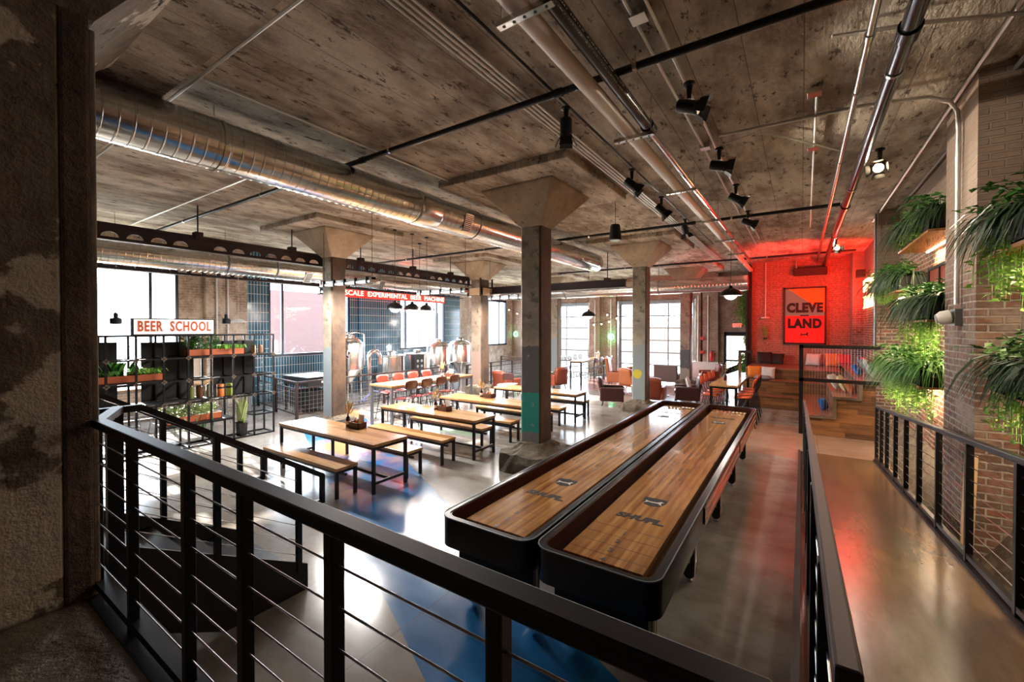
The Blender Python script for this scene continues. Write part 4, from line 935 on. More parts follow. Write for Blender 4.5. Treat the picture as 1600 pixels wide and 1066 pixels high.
b = MB(); b.box(-DX, 0, YS[3], YS[6], .98, 1.0); b.box(-DX, 0, YS[4], YS[7], .49, .51); b.box(-DX, 0, YS[1], YS[3] + .4, 1.43, 1.445); b.box(-DX, 0, YS[5], YS[9], 1.88, 1.895); b.build('shelf_board', M['matte_black'], t)
t = thing('lettered_sign', 'backlit white sign with orange capital letters standing on the black shelving unit', 'sign', (XS - .02, 3.41, 2.352))
b = MB(); b.box(-.05, .04, -.69, .69, .0, .33); b.build('case', M['matte_black'], t)
b = MB(); b.box(.041, .046, -.665, .665, .02, .31); b.build('lit_face', M['lit_white'], t)
ROTX = Matrix.Rotation(PI / 2, 4, 'Z') @ Matrix.Rotation(PI / 2, 4, 'X')     # text facing +X reading along +Y
m_ = text_mb('BEER  SCHOOL', .3, .006, .007, .62, 0, 1.15); wd = max(v[0] for v in m_.v) - min(v[0] for v in m_.v); m_.v = [(x * 1.22 / wd, y * .92, z) for x, y, z in m_.v]; xf(m_, Matrix.Translation((.05, 0, .165)) @ ROTX); m_.build('lettering', M['sign_orange'], t)
def blades(n, rx, ry, ln, spread, wd=.012, droop=.5, up=1.0, seg=4, bias=(0, 0)):
    b = MB()
    for _ in range(n):
        x0, y0 = random.uniform(-rx, rx), random.uniform(-ry, ry); a = random.uniform(0, 2 * PI); l = ln * random.uniform(.6, 1.15)
        dx, dy = math.cos(a) * spread + bias[0], math.sin(a) * spread + bias[1]; w_ = wd * random.uniform(.6, 1.3)
        nx, ny = -math.sin(a), math.cos(a); ps = []
        for k in range(seg + 1):
            f = k / seg; p = Vector((x0 + dx * l * f, y0 + dy * l * f, up * l * f - droop * l * f * f * (1 + f) * .9)); q = w_ * (1 - f ** 2) + .001
            ps += [p + Vector((nx, ny, 0)) * q, p - Vector((nx, ny, 0)) * q]
        b.add(ps, [(2 * k, 2 * k + 1, 2 * k + 3, 2 * k + 2) for k in range(seg)])
    return b
def leaves(n, rx, ry, z0, z1, sz=.05, taper=0, off=(0, 0)):
    b = MB()
    for _ in range(n):
        f = random.random(); z = z0 + (z1 - z0) * f; k = 1 - taper * f
        c = Vector((random.gauss(0, rx * .5) * k + off[0], random.gauss(0, ry * .5) * k + off[1], z)); s = sz * random.uniform(.5, 1.3)
        R = Euler((random.uniform(-1, 1), random.uniform(-1, 1), random.uniform(0, 6.3))).to_matrix()
        b.add([c + R @ Vector(v) * s for v in ((-.5, 0, 0), (0, .28, .08), (.55, 0, 0), (0, -.28, .08))], [(0, 1, 2), (0, 2, 3)])
    return b
def bush(n, ry, reach, z0, z1, sz=.06, hang=0, nl=9, bias=(-.2, 0), clampx=None, rx=.06):
    """stems with leaves attached along them; hang > 0 lets them trail down"""
    b = MB()
    for _ in range(n):
        x0, y0 = random.uniform(-rx, rx), random.uniform(-ry, ry); a = random.uniform(0, 2 * PI); l = reach * random.uniform(.5, 1.1)
        h = random.uniform(z0, z1); hg = hang * random.uniform(.4, 1.1); pts = []
        for k in range(6):
            f = k / 5; pts.append(Vector((x0 + (math.cos(a) + bias[0] * 2) * l * min(1, f * (1.6 if hang else 1)), y0 + (math.sin(a) + bias[1]) * l * f, h * math.sin(min(1, f * 1.6) * PI / 2) - hg * max(0, f - .2) / .8)))
        b.tube(pts, .003, 3, False)
        for k in range(nl):
            f = (k + .7) / nl * 5; i_ = min(4, int(f)); p = pts[i_].lerp(pts[i_ + 1], f - i_); s_ = sz * random.uniform(.6, 1.25)
            R = Euler((random.uniform(-.7, .7), random.uniform(-.6, .6), random.uniform(0, 6.3))).to_matrix()
            b.add([p + R @ Vector(v) * s_ for v in ((0, 0, 0), (.5, .28, .06), (1.1, 0, -.1), (.5, -.28, .06))], [(0, 1, 2), (0, 2, 3)])
    return b
def clampx(b, mx):
    b.v = [(min(x, mx), y, z) for x, y, z in b.v]; return b
def planter(lab, loc, W, D_=.2, H=.14, mt=None, name='planter_box'):
    t = thing(name, lab, 'planter', loc, 0); b = MB()
    b.box(-D_ / 2, D_ / 2, -W / 2, W / 2, 0, .012)
    for a, c, e, f in ((-D_ / 2, -D_ / 2 + .012, -W / 2, W / 2), (D_ / 2 - .012, D_ / 2, -W / 2, W / 2), (-D_ / 2, D_ / 2, -W / 2, -W / 2 + .012), (-D_ / 2, D_ / 2, W / 2 - .012, W / 2)): b.box(a, c, e, f, 0, H)
    b.build('trough', mt or M['terracotta'], t); b = MB(); b.box(-D_ / 2 + .013, D_ / 2 - .013, -W / 2 + .013, W / 2 - .013, .012, H - .02); b.build('soil', M['matte_black'], t); return t
def plant(name, lab, loc, mb, mt, extra=None, cat='plant', group=None):
    if extra is None: o = mb.build(name, mt, recalc=False); o.location = loc; return tag(o, lab, cat, group)
    t = thing(name, lab, cat, loc, group=group); mb.build('foliage', mt, t, recalc=False)
    for nm, m2, mt2 in extra: m2.build(nm, mt2, t, recalc=False)
    return t
zz = [.036 + k * .464 for k in range(6)]
planter('orange planter trough at the left of the shelving unit below broad leaved plants', (-10.7, 2.68, 1.446), 1.1)
plant('leafy_plant', 'broad leaved plant rising from the left orange trough', (-10.7, 2.62, 1.55), blades(26, .05, .25, .5, .35, .05, .25, 1.0), M['leaf'])
plant('fern', 'bright fern at the right end of the left orange trough', (-10.7, 2.95, 1.55), blades(170, .06, .22, .4, .5, .016, .45), M['leaf_light'])
plant('fern', 'dark fern at the left end of the left orange trough', (-10.7, 2.3, 1.55), blades(150, .06, .2, .38, .5, .016, .45), M['leaf'])
planter('orange planter trough at the top right of the shelving unit', (-10.7, 4.2, 1.896), 1.1)
plant('fern', 'bushy green plant in the top right trough, left half', (-10.7, 3.95, 2.0), bush(80, .26, .16, .12, .34, .065), M['leaf'])
plant('fern', 'bushy green fern in the top right trough, right half', (-10.7, 4.45, 2.0), blades(190, .06, .24, .34, .6, .015, .5), M['leaf_light'])
planter('orange planter trough on the low shelf above the floor', (-10.7, 3.78, .511), 1.0)
plant('ivy', 'pale trailing ivy in the low orange trough', (-10.7, 3.72, .64), bush(120, .45, .18, .12, .28, .06, .1), M['leaf_pale'], [('trailing_stems', blades(60, .08, .42, .3, .5, .012, 1.0, .3), M['leaf'])])
t = thing('snake_plant', 'snake plant with yellow edged leaves in a black pot at the foot of the shelf', 'plant', (-10.62, 4.68, .036))
b = MB(); b.lathe([(.1, 0), (.13, .3), (.135, .3), (.12, .28)], 16); b.build('pot', M['gloss_black'], t, smooth=40)
b = blades(26, .05, .05, .72, .22, .03, .1, 1.0); b.v = [(x, y, z + .26) for x, y, z in b.v]; b.build('foliage', M['leaf_pale'], t, recalc=False)
def jar(y, lab, c1, hh=.24, rr=.06, z=1.002, x=-10.68):
    t = thing('glass_jar', lab, 'jar', (x, y, z), group='ingredient jars on the shelf')
    b = MB(); b.lathe([(rr, 0), (rr, hh), (rr * .8, hh + .02)], 14); b.build('jar_body', plain('jar contents', c1, .15, coat=.6), t, smooth=40)
    b = MB(); b.lathe([(rr * .85, hh + .02), (rr * .85, hh + .04)], 14); b.build('lid', M['chrome'], t)
for y, c1, lab in ((3.72, (.12, .13, .03), 'tall jar of green hops, leftmost on the middle shelf'), (3.88, (.14, .05, .02), 'tall jar of brown malt on the middle shelf'), (4.06, (.2, .2, .12), 'tall jar of pale grain on the middle shelf')): jar(y, lab, c1)
for y, c1, lab in ((4.26, (.5, .12, .02), 'orange labelled can on the middle shelf'), (4.43, (.25, .33, .04), 'green labelled can on the middle shelf')):
    t = thing('labelled_can', lab, 'can', (-10.62, y, .99)); b = MB(); b.lathe([(.07, 0), (.07, .26), (.066, .265)], 16); b.build('can_body', plain('can paper', c1, .5), t, smooth=40)
    b = MB(); b.lathe([(.0705, .17), (.0705, .21)], 16); b.build('label_band', M['ink'], t)
for y, c1, lab in ((4.98, (.5, .2, .08), 'orange jar at the top right of the shelf'), (5.14, (.18, .1, .06), 'brown jar at the top right corner of the shelf')): jar(y, lab, c1, .17, .05, 1.9)
# stools seen through the shelf
def stool(lab, loc, first=None):
    t = thing('metal_stool', lab, 'stool', loc, group='grey stools behind the shelving unit'); b = MB(); b.lathe([(.16, .7), (.17, .72), (.16, .74)], 14); b.build('seat', M['greysteel'], t)
    for i in (-1, 1):
        for j in (-1, 1): b = MB(); b.tube([(i * .1, j * .1, .72), (i * .2, j * .2, 0)], .012, 6); b.build('leg', M['greysteel'], t)
    b = MB(); b.tube([(-.16, -.16, .25), (.16, -.16, .25), (.16, .16, .25), (-.16, .16, .25), (-.16, -.16, .25)], .008, 5); b.build('footrest', M['greysteel'], t); return t
s1 = stool('grey metal stool seen through the open shelf', (-12.6, 3.2, 0))
for x_, y_ in ((-12.6, 3.8), (-12.6, 4.4), (-12.6, 5.0), (-12.6, 5.6), (-12.6, 2.6)): dup(s1, (x_, y_, 0))
t = high_table(-13.6, -13.0, 2.0, 6.0, 'wooden counter table behind the shelving unit by the left window')
# ------------------------------------------------------------------ brewing corner
def fence(name, label, P, h=1.0, mesh=.12, gap=(.0, 0)):
    t = thing(name, label, 'fence', (P[0][0], P[0][1], 0))
    o = Vector(t.location)
    pts = [Vector((x, y, 0)) - o for x, y in P]
    b = MB()
    for a, c in zip(pts[:-1], pts[1:]):
        b.bar(a + Vector((0, 0, h)), c + Vector((0, 0, h)), .05, .04); b.bar(a + Vector((0, 0, h * .82)), c + Vector((0, 0, h * .82)), .03, .03); b.bar(a + Vector((0, 0, .12)), c + Vector((0, 0, .12)), .03, .03)
    b.build('rail', M['rust'], t)
    for a, c in zip(pts[:-1], pts[1:]):
        n = max(1, round((c - a).length / 1.5))
        for k in range(n + (c is pts[-1])):
            p = a.lerp(c, k / n); b = MB(); b.box(p.x - .03, p.x + .03, p.y - .03, p.y + .03, 0, h + .02); b.build('post', M['rust'], t)
        b = MB(); L_ = (c - a).length; n = int(L_ / mesh)
        for k in range(1, n): p = a.lerp(c, k / n); b.bar(p + Vector((0, 0, .12)), p + Vector((0, 0, h * .82)), .005)
        for k in range(1, 6): z = .12 + k * (h * .82 - .12) / 6; b.bar(a + Vector((0, 0, z)), c + Vector((0, 0, z)), .005)
        b.build('wire_mesh', M['cable'], t)
    return t
fence('mesh_fence', 'waist high rusty steel and wire mesh fence around the brewing tanks', [(-14.4, 6.85), (-11.4, 6.42), (-11.35, 12.3)])
fence('mesh_fence', 'grey mesh railing beyond the pinkish column below the last left window', [(-11.4, 13.6), (-11.4, 18.6), (-13.5, 19.0)], .95)
t = thing('utility_cabinet', 'black open utility cabinet behind the mesh fence under the blue tiles', 'cabinet', (-12.4, 7.5, 0))
b = MB(); b.box(-.75, .6, -.5, .55, .78, 1.02); b.build('top_box', M['matte_black'], t); b = MB(); b.box(-.78, .64, -.54, .6, 1.02, 1.05); b.build('worktop', M['steel_black'], t)
for i in (-.7, .56):
    for j in (-.46, .5): b = MB(); b.box(i - .03, i + .03, j - .03, j + .03, 0, .78); b.build('leg', M['steel_black'], t)
b = MB(); b.box(-.6, .45, -.4, .4, .1, .6); b.build('tub', M['matte_black'], t)
b = MB(); b.box(.601, .605, -.1, .12, .86, .96); b.build('notice_plate', M['card'], t)
def tank(lab, x, y, r, z0, z1, cone=.5, manhole=False, group=None):
    t = thing('brewing_tank', lab, 'tank', (x, y, 0), group=group)
    b = MB(); b.lathe([(r, z0), (r, z1), (r * .97, z1 + .03), (r * .8, z1 + .12), (r * .45, z1 + .2), (.09, z1 + .23), (.09, z1 + .28)] if cone else [(r, z0), (r, z1), (r + .02, z1), (r + .02, z1 + .03), (.1, z1 + .06), (.1, z1 + .1)], 32); b.build('vessel', M['stainless'], t, smooth=40)
    if cone: b = MB(); b.lathe([(.07, z0 - cone - .05), (.07, z0 - cone), (r * .98, z0 - .0), (r * .98, z0 + .01)], 28); b.build('cone_bottom', M['stainless'], t, smooth=40)
    for zb in (z0, z1 - .02): b = MB(); b.lathe([(r + .006, zb - .01), (r + .012, zb + .01), (r + .006, zb + .02)], 32); b.build('band', M['chrome'], t)
    for k in range(4):
        a = PI / 4 + k * PI / 2; b = MB(); b.tube([(r * .82 * math.cos(a), r * .82 * math.sin(a), z0 + .02), (r * .86 * math.cos(a), r * .86 * math.sin(a), 0)], .035, 10); b.build('leg', M['stainless'], t)
    zt = z1; z1 = z1 if cone else z1 - .14; b = MB(); b.lathe([(.14, z1 + .2), (.16, z1 + .26), (.12, z1 + .3), (.02, z1 + .32)], 16); b.tube([(.1, 0, z1 + .3), (.25, 0, z1 + .34)], .012, 6); b.build('top_hatch', M['chrome'], t)
    if manhole:
        A = Matrix.Rotation(math.radians(-55), 4, 'Z'); b = MB(); b.lathe([(.2, r - .02), (.2, r + .05), (.17, r + .07), (.02, r + .1)], 24, (0, 0, z0 + .55), 'x'); xf(b, A); b.build('manhole_door', M['chrome'], t, smooth=30)
        b = MB(); b.bar((r + .1, -.15, z0 + .68), (r + .1, .15, z0 + .42), .03); xf(b, A); b.build('door_bar', M['matte_black'], t)
        b = MB(); b.tube([(-.2, -.3, z1 + .1), (-.2, -.3, z1 + .35), (0, .3, z1 + .35), (.05, r + .12, z1 + .3), (.05, r + .12, z0 + .1)], .022, 8); b.build('side_pipe', M['stainless'], t, smooth=60)
    return t
tank('upright steel brewing tank with a round hatch just right of the bare column', -12.4, 8.78, .42, 1.12, 1.98, .42, True)
tank('wide low steel kettle, left one, in front of the dark tiled pier', -12.75, 10.85, .5, .55, 1.45, 0)
tank('wide low steel kettle, right one, behind the black control panel', -12.75, 12.15, .5, .55, 1.45, 0)
tank('tall conical steel fermenter, left one of the pair left of the pinkish column', -12.9, 13.5, .5, .95, 1.7, .55)
tank('tall conical steel fermenter, right one of the pair, touching the pinkish column in view', -12.9, 14.9, .5, .95, 1.74, .55)
t = thing('bent_steel_duct', 'thick polished steel pipe bent like an upside down U beside the kettles', 'pipe', (-12.4, 9.78, 0))
b = MB(); b.tube([(0, -.22, .25), (0, -.22, 1.45)] + [(0, -.22 * math.cos(a), 1.45 + .22 * math.sin(a)) for a in [PI * k / 10 for k in range(1, 10)]] + [(0, .22, 1.45), (0, .22, 1.2)], .085, 16); b.build('pipe', M['chrome'], t, smooth=60)
b = MB(); b.lathe([(.12, .0), (.12, .25)], 14, (0, -.22, 0)); b.build('base_flange', M['stainless'], t)
t = thing('control_panel', 'black control cabinet with gauges standing between the kettles', 'control panel', (-12.0, 11.45, 0))
b = MB(); b.box(-.1, .1, -.25, .25, .6, 1.5); b.build('cabinet', M['matte_black'], t, bevel=.02); b = MB(); b.box(-.04, .04, -.04, .04, 0, .6); b.box(-.2, .2, -.2, .2, 0, .02); b.build('stand', M['steel_black'], t)
for k in range(3):
    for j in range(2): b = MB(); b.lathe([(.05, .1), (.055, .11), (.02, .115)], 12, (0, -.1 + j * .2, .85 + k * .2), 'x'); b.build('gauge', M['greysteel'], t)
t = thing('pump_cart', 'stainless pump and hoses on the floor behind the mesh fence', 'pump', (-12.2, 9.9, 0)); b = MB(); b.lathe([(.12, 0), (.12, .35)], 14, (0, .0, .25), 'y'); b.build('motor', M['stainless'], t, smooth=40)
b = MB(); b.box(-.2, .2, -.2, .5, .08, .12); b.build('cart', M['stainless'], t); b = MB(); b.tube([(0, -.1, .25), (.1, -.4, .35), (.15, -.7, .2), (.1, -.9, .06), (0, -.6, .05)], .03, 8); b.build('hose', plain('blue grey hose', (.2, .22, .5), .5), t, smooth=60)
# long red neon sign over the tanks
t = thing('neon_sign', 'long red hanging sign with glowing capital letters over the brewing tanks', 'sign', (-13.5, 12.55, 3.74))
b = MB(); b.box(-.04, .0, -3.9, 1.98, -.14, .16); b.build('red_backing', M['neon_bg'], t)
m_ = text_mb('SCALE  EXPERIMENTAL  BEER  MACHINE', .25, .01, -.001, .93, 0, 1.05); 
wd = max(v[0] for v in m_.v) - min(v[0] for v in m_.v); m_.v = [(x * 5.1 / wd, y, z) for x, y, z in m_.v]
xf(m_, Matrix.Translation((.02, -.62, .01)) @ ROTX); m_.build('lettering', M['neon_white'], t)
for yy in (-3.6, -1, 1.5): b = MB(); b.tube([(-.02, yy, .16), (-.02, yy, 1.3)], .006, 5); b.build('suspension_rod', M['steel_black'], t)
light('neon_spill', 'AREA', (-13.4, 12.0, 3.74), 12, (1, .1, .05), (.3, 5), aim=(0, 12.0, 3.74))
# pendants
def dome(lab, loc, r, z, shade, group=None, bulb=.0):
    t = thing('dome_pendant', lab, 'lamp', (*loc, z), group=group)
    b = MB(); b.lathe([(r, 0), (r * .97, .04), (r * .8, r * .42), (r * .45, r * .66), (.05, r * .75), (.04, r * .95), (.01, r)], 24); b.build('shade', shade, t, smooth=50)
    b = MB(); b.sphere((0, 0, .02), r * .6, 8, (1, 1, .75)); b.build('bulb', M['tubewhite'], t, smooth=60)
    b = MB(); b.tube([(0, 0, r), (0, 0, ZC - z)], .006, 5); b.build('cord', M['steel_black'], t); b = MB(); b.lathe([(.05, 0), (.05, -.03)], 10, (0, 0, ZC - z)); b.build('ceiling_rose', M['steel_black'], t)
    light('pendant_lamp', 'POINT', (loc[0], loc[1], z - r * .55), 22, (1, .9, .8), r * .4)
    return t
for k, yy in enumerate((7.6, 8.2, 8.75)): dome('black dome pendant, %s of three in a row over the long bar table' % ('left', 'middle', 'right')[k], (-8.8, yy), .235, 2.98, M['gloss_black'])
dome('black dome pendant over the table by the seating steps', (-1.62, 13.2), .29, 3.38, M['gloss_black'])
dome('white lined dome pendant in front of the narrower garage door', (-8.1, 18.3), .33, 3.02, M['gloss_black'])
def cone_pendant(lab, loc, z):
    t = thing('bell_pendant', lab, 'lamp', (*loc, z)); b = MB(); b.lathe([(.1, 0), (.105, .1), (.09, .13), (.04, .15), (.04, .22), (.02, .25)], 18); b.build('shade', M['matte_black'], t, smooth=40)
    b = MB(); b.lathe([(.02, -.005), (.09, .002)], 14); b.build('bulb', M['tubewhite'], t); b = MB(); b.tube([(0, 0, .24), (0, 0, ZC - z)], .004, 5); b.build('cord', M['steel_black'], t)
cone_pendant('small black bell pendant in front of the first left window', (-12.5, 2.97), 2.58); cone_pendant('small black bell pendant right of the lit letter sign', (-12.5, 5.15), 2.6)
t = thing('disc_pendant', 'flat white disc pendant near the blue tiles', 'lamp', (-12.6, 5.5, 2.6)); b = MB(); b.lathe([(.2, .04), (.21, .05), (.08, .12), (.02, .14)], 20); b.build('shade', M['white'], t); b = MB(); b.tube([(0, 0, .13), (0, 0, ZC - 2.6)], .004, 5); b.build('cord', M['white'], t)
def linear(lab, y, x0=-9.65, x1=-7.75, z=3.5):
    t = thing('linear_light', lab, 'lamp', ((x0 + x1) / 2, y, z), group='linear tube lights over the tables'); h = (x1 - x0) / 2
    b = MB(); b.box(-h, h, -.06, .06, .05, .1); b.box(-h, -h + .03, -.08, .08, -.02, .13); b.box(h - .03, h, -.08, .08, -.02, .13); b.build('housing', M['galv'], t)
    b = MB(); b.tube([(-h + .03, -.035, .015), (h - .03, -.035, .015)], .028, 10); b.tube([(-h + .03, .035, .015), (h - .03, .035, .015)], .028, 10); b.build('tube', M['tubewhite'], t)
    for k in range(5): xx = -h + .15 + k * (2 * h - .3) / 4; b = MB(); b.box(xx - .01, xx + .01, -.09, .09, -.03, .12); b.build('guard_clip', M['steel_black'], t)
    for i in (-1, 1): b = MB(); b.tube([(i * (h - .05), 0, .12), (i * (h - .05), 0, ZC - z)], .006, 5); b.build('chain', M['steel_black'], t); b = MB(); b.lathe([(.06, 0), (.06, -.04)], 10, (i * (h - .05), 0, ZC - z)); b.build('ceiling_rose', M['steel_black'], t)
    light('tube_lamp', 'AREA', ((x0 + x1) / 2, y, z - .04), 110, (1, .95, .9), (1.8, .15), rot=(0, 0, 0))
linear('linear tube light nearest the camera, crossing the bare column', 6.1); linear('linear tube light second in the row, left of the pinkish column', 9.25); linear('linear tube light third in the row, right of the pinkish column', 12.2, -9.2, -7.4)
# string lights near the garage doors
for j, (a, c, lab) in enumerate((((-14, 20.2, 3.7), (-9.9, 20.8, 3.5), 'string of small bulbs across the corner by the last left window'), ((-10.6, 20.6, 3.4), (-7.6, 21.3, 3.2), 'string of small bulbs before the narrower garage door'), ((-8.2, 20.4, 3.3), (-4.2, 21.0, 3.6), 'string of small bulbs before the wide garage door'))):
    t = thing('string_lights', lab, 'string lights', a); A, C_ = Vector(a), Vector(c); pts = []
    for k in range(25):
        f = k / 24; p = (C_ - A) * f; p.z -= .55 * math.sin(PI * f); pts.append(p)
    b = MB(); b.tube(pts, .008, 5); b.build('cable', M['steel_black'], t)
    for e in (pts[0], pts[-1]): b = MB(); b.tube([e, Vector((e.x, e.y, ZC - a[2]))], .006, 5); b.build('hanger', M['steel_black'], t)
    for k in range(1, 24, 3):
        b = MB(); b.lathe([(.02, 0), (.02, -.07)], 6, pts[k]); o = b.build('socket', M['steel_black'], t); b = MB(); b.sphere(pts[k] + Vector((0, 0, -.11)), .04, 5); b.build('bulb', M['bulb'], o)
# end wall details
t = thing('neon_ring', 'green glowing ring on the brick between the garage doors', 'neon sign', (-8.33, YE - .27, 2.02)); b = MB(); b.tube([(.16 * math.cos(a), 0, .16 * math.sin(a)) for a in [k * PI / 12 for k in range(25)]], .016, 6, False); b.build('tube', M['neon_green'], t)
b = MB(); b.tube([(-.08, 0, .03), (0, 0, -.06), (.09, 0, .1)], .02, 6); b.build('mark', M['lit_white'], t); light('green_spill', 'POINT', (-8.33, YE - .42, 2.02), 6, (.1, 1, .3), .1)
t = thing('neon_ring', 'small green white glowing round sign in the far left corner', 'neon sign', (-14.5, YE - .06, 2.1)); b = MB(); b.tube([(.14 * math.cos(a), 0, .14 * math.sin(a)) for a in [k * PI / 12 for k in range(25)]], .03, 6, False); b.build('tube', M['neon_green'], t)
t = thing('exit_sign', 'red lit EXIT sign above the far door', 'sign', (-2.42, YE - .06, 2.6)); b = MB(); b.box(-.17, .17, -.03, .03, -.1, .1); b.build('case', M['white'], t)
m_ = text_mb('EXIT', .2, .006, .004); xf(m_, Matrix.Translation((0, -.035, 0)) @ Matrix.Rotation(PI / 2, 4, 'X')); m_.build('lettering', M['exit_red'], t)
t = thing('fire_extinguisher', 'red fire extinguisher on the brick left of the far door', 'fire extinguisher', (-3.45, YE - .32, .95)); b = MB(); b.lathe([(.07, 0), (.085, .03), (.085, .36), (.05, .43), (.02, .46)], 14); b.build('cylinder', M['red_paint'], t, smooth=40)
b = MB(); b.cbox((0, 0, .49), (.04, .1, .05)); b.tube([(.04, 0, .48), (.12, -.02, .4), (.1, -.03, .2)], .012, 6); b.build('valve_and_hose', M['steel_black'], t)
b = MB(); b.box(-4.4, -3.2, YE - .5, YE - .225, 0, .9); tag(b.build('concrete_ledge', M['white']), 'pale concrete ledge below the fire extinguisher', 'ledge')
t = thing('wheeled_frame', 'dark wheeled frame in front of the far glazed door', 'cart', (-2.35, YE - .7, 0)); b = MB(); b.bar((-.5, 0, .5), (.5, 0, .95), .05, .25); b.build('panel', M['matte_black'], t); b = MB(); b.bar((.0, 0, .8), (.25, 0, 1.35), .06); b.bar((-.45, 0, 0), (-.45, 0, .55), .05); b.bar((.45, 0, 0), (.45, 0, .95), .05); b.build('frame', M['steel_black'], t)
for i, (x, y, z, lab) in enumerate(((-3.86, YE - .3, 2.0, 'red fire alarm box high on the brick right of the garage door'), (-3.86, YE - .3, 1.35, 'red pull station on the brick right of the garage door'))):
    b = MB(); b.cbox((0, 0, 0), (.14, .06, .14)); o = b.build('fire_alarm', M['red_paint']); o.location = (x, y, z); tag(o, lab, 'fire alarm')
# living wall on the left end of the red wall
b = MB()
for _ in range(2600):
    y = random.uniform(19.05, 19.6); z = random.uniform(.7, 4.1); wv = .12 + .1 * math.sin(z * 2.3) + .05 * math.sin(z * 7); x = -1.75 - abs(random.gauss(0, wv))
    c = Vector((x, y, z)); s_ = random.uniform(.05, .12); R = Euler((random.uniform(-1.5, 1.5), random.uniform(-1.5, 1.5), random.uniform(0, 6.3))).to_matrix()
    b.add([c + R @ Vector(v) * s_ for v in ((-.5, 0, 0), (0, .3, .05), (.55, 0, 0), (0, -.3, .05))], [(0, 1, 2), (0, 2, 3)])
t = thing('living_wall', 'vertical strip of green moss and leaves at the left edge of the red wall', 'plant', (0, 0, 0)); b.build('foliage', M['moss'], t, recalc=False)
b = MB(); b.box(-1.8, -1.745, 19.0, 19.7, .6, 4.15); b.build('backing_board', M['matte_black'], t)
# tapestry
t = thing('tapestry', 'framed tapestry with a city name in black capitals hanging on the red wall', 'tapestry', (.09, 19.22, 2.94)); 
b = MB(); W2, H2 = .66, 1.06
for a, c, e, f in ((-W2, W2, H2 - .06, H2), (-W2, W2, -H2, -H2 + .06), (-W2, -W2 + .06, -H2, H2), (W2 - .06, W2, -H2, H2)): b.box(a, c, -.02, .03, e, f)
b.build('frame', M['rust'], t)
w2, h2 = W2 - .05, H2 - .05; F = lambda x, y, z: (x, z, y)
b = MB(); b.prism([(-w2, 0), (w2, 0), (w2, .12), (-w2 + .1, h2), (-w2, h2)], -.006, .01, F); cl = b.build('grey_cloth', M['tap_teal'], t)
b = MB(); b.prism([(w2, .12), (w2, h2), (-w2 + .1, h2)], -.006, .01, F); b.build('orange_cloth', M['tap_orange'], t)
b = MB(); b.box(-w2, w2, -.006, .01, -h2, 0); b.build('red_cloth', M['tap_red'], t)
for tx, z, sx in (('CLEVE', .28, 1.0), ('LAND', -.3, 1.0)):
    m_ = text_mb(tx, .45, .006, .03, .8, 0, 1.12); xf(m_, Matrix.Translation((0, -.012, z)) @ Matrix.Rotation(PI / 2, 4, 'X')); m_.build('lettering', M['ink'], t)
b = MB(); b.box(-.13, .13, -.012, -.007, -.02, .03); b.build('dash', M['ink'], t)
dog2 = [(-.085, .005), (-.075, .02), (-.045, .0), (.03, .005), (.055, .03), (.06, .045), (.072, .034), (.092, .026), (.072, .015), (.07, -.01), (.085, -.045), (.072, -.045), (.045, -.018), (-.02, -.022), (-.05, -.018), (-.075, -.045), (-.088, -.045), (-.07, -.01)]
b = MB(); b.prism([(x * 1.5, y * 1.8 - .68) for x, y in dog2], -.012, -.008, F); b.build('dog_emblem', M['ink'], t)
t = thing('air_unit', 'long box heater mounted high on the red wall above the tapestry', 'heater', (.25, 19.1, 4.55)); b = MB(); b.box(-.5, .5, -.12, .1, -.14, .14); b.build('case', M['rust'], t, bevel=.02)
for i in (-.42, .42): b = MB(); b.box(i - .015, i + .015, -.03, .03, .14, .5); b.build('bracket', M['galv'], t)
t = thing('wall_lamp', 'round white lamp on a hanging conduit at the left of the red wall', 'lamp', (-1.15, 19.2, 2.86)); b = MB(); b.lathe([(.15, 0), (.14, .04), (.02, .06)], 16); b.build('shade', M['white'], t)
t = thing('trailing_plant', 'small green trailing plant on the red wall', 'plant', (-1.15, 19.2, 2.1)); bush(14, .05, .08, .3, .6, .05, .2, 9, (0, 0)).build('foliage', M['leaf_light'], t, recalc=False); b = MB(); b.box(-.06, .06, -.02, .08, -.05, .02); b.build('holder', M['matte_black'], t)
# neon words on the right wall
t = thing('neon_sign', 'red glowing two line neon sign on the right wall beside the red wall', 'neon sign', (XR - .04, 16.0, 3.55))
ROTL = Matrix.Rotation(-PI / 2, 4, 'Z') @ Matrix.Rotation(PI / 2, 4, 'X')
for row, z in enumerate((.26, -.26)):
    for k in range(8):
        yc = -1.5 + k * .43; h_ = .17; b = MB(); c1 = (k * 5 + row * 3) % 4
        P = [[(-.13, h_), (-.13, -h_), (.13, -h_)], [(-.13, -h_), (-.13, h_), (.13, h_), (.13, 0), (-.13, 0)], [(.13, h_), (-.13, h_), (-.13, -h_), (.13, -h_)], [(-.13, -h_), (-.13, h_), (.13, -h_), (.13, h_)]][c1]
        b.tube([(-.03, yc + u, z + v) for u, v in P], .03, 6); b.build('glowing_tube', M['neon_yel'], t)
light('neon_spill', 'AREA', (XR - .12, 16.0, 3.5), 95, (1, .012, .008), (3.4, .6), aim=(-.2, 19.0, 5.6)).data.spread = 2.4
light('neon_spill', 'POINT', (1.2, 17.8, 3.6), 22, (1, .012, .008), .3)
t = thing('wall_speaker', 'dark speaker bracket above the neon sign', 'speaker', (1.55, 17.4, 4.2)); b = MB(); b.box(-.12, .1, -.15, .15, -.12, .12); b.build('case', M['matte_black'], t)
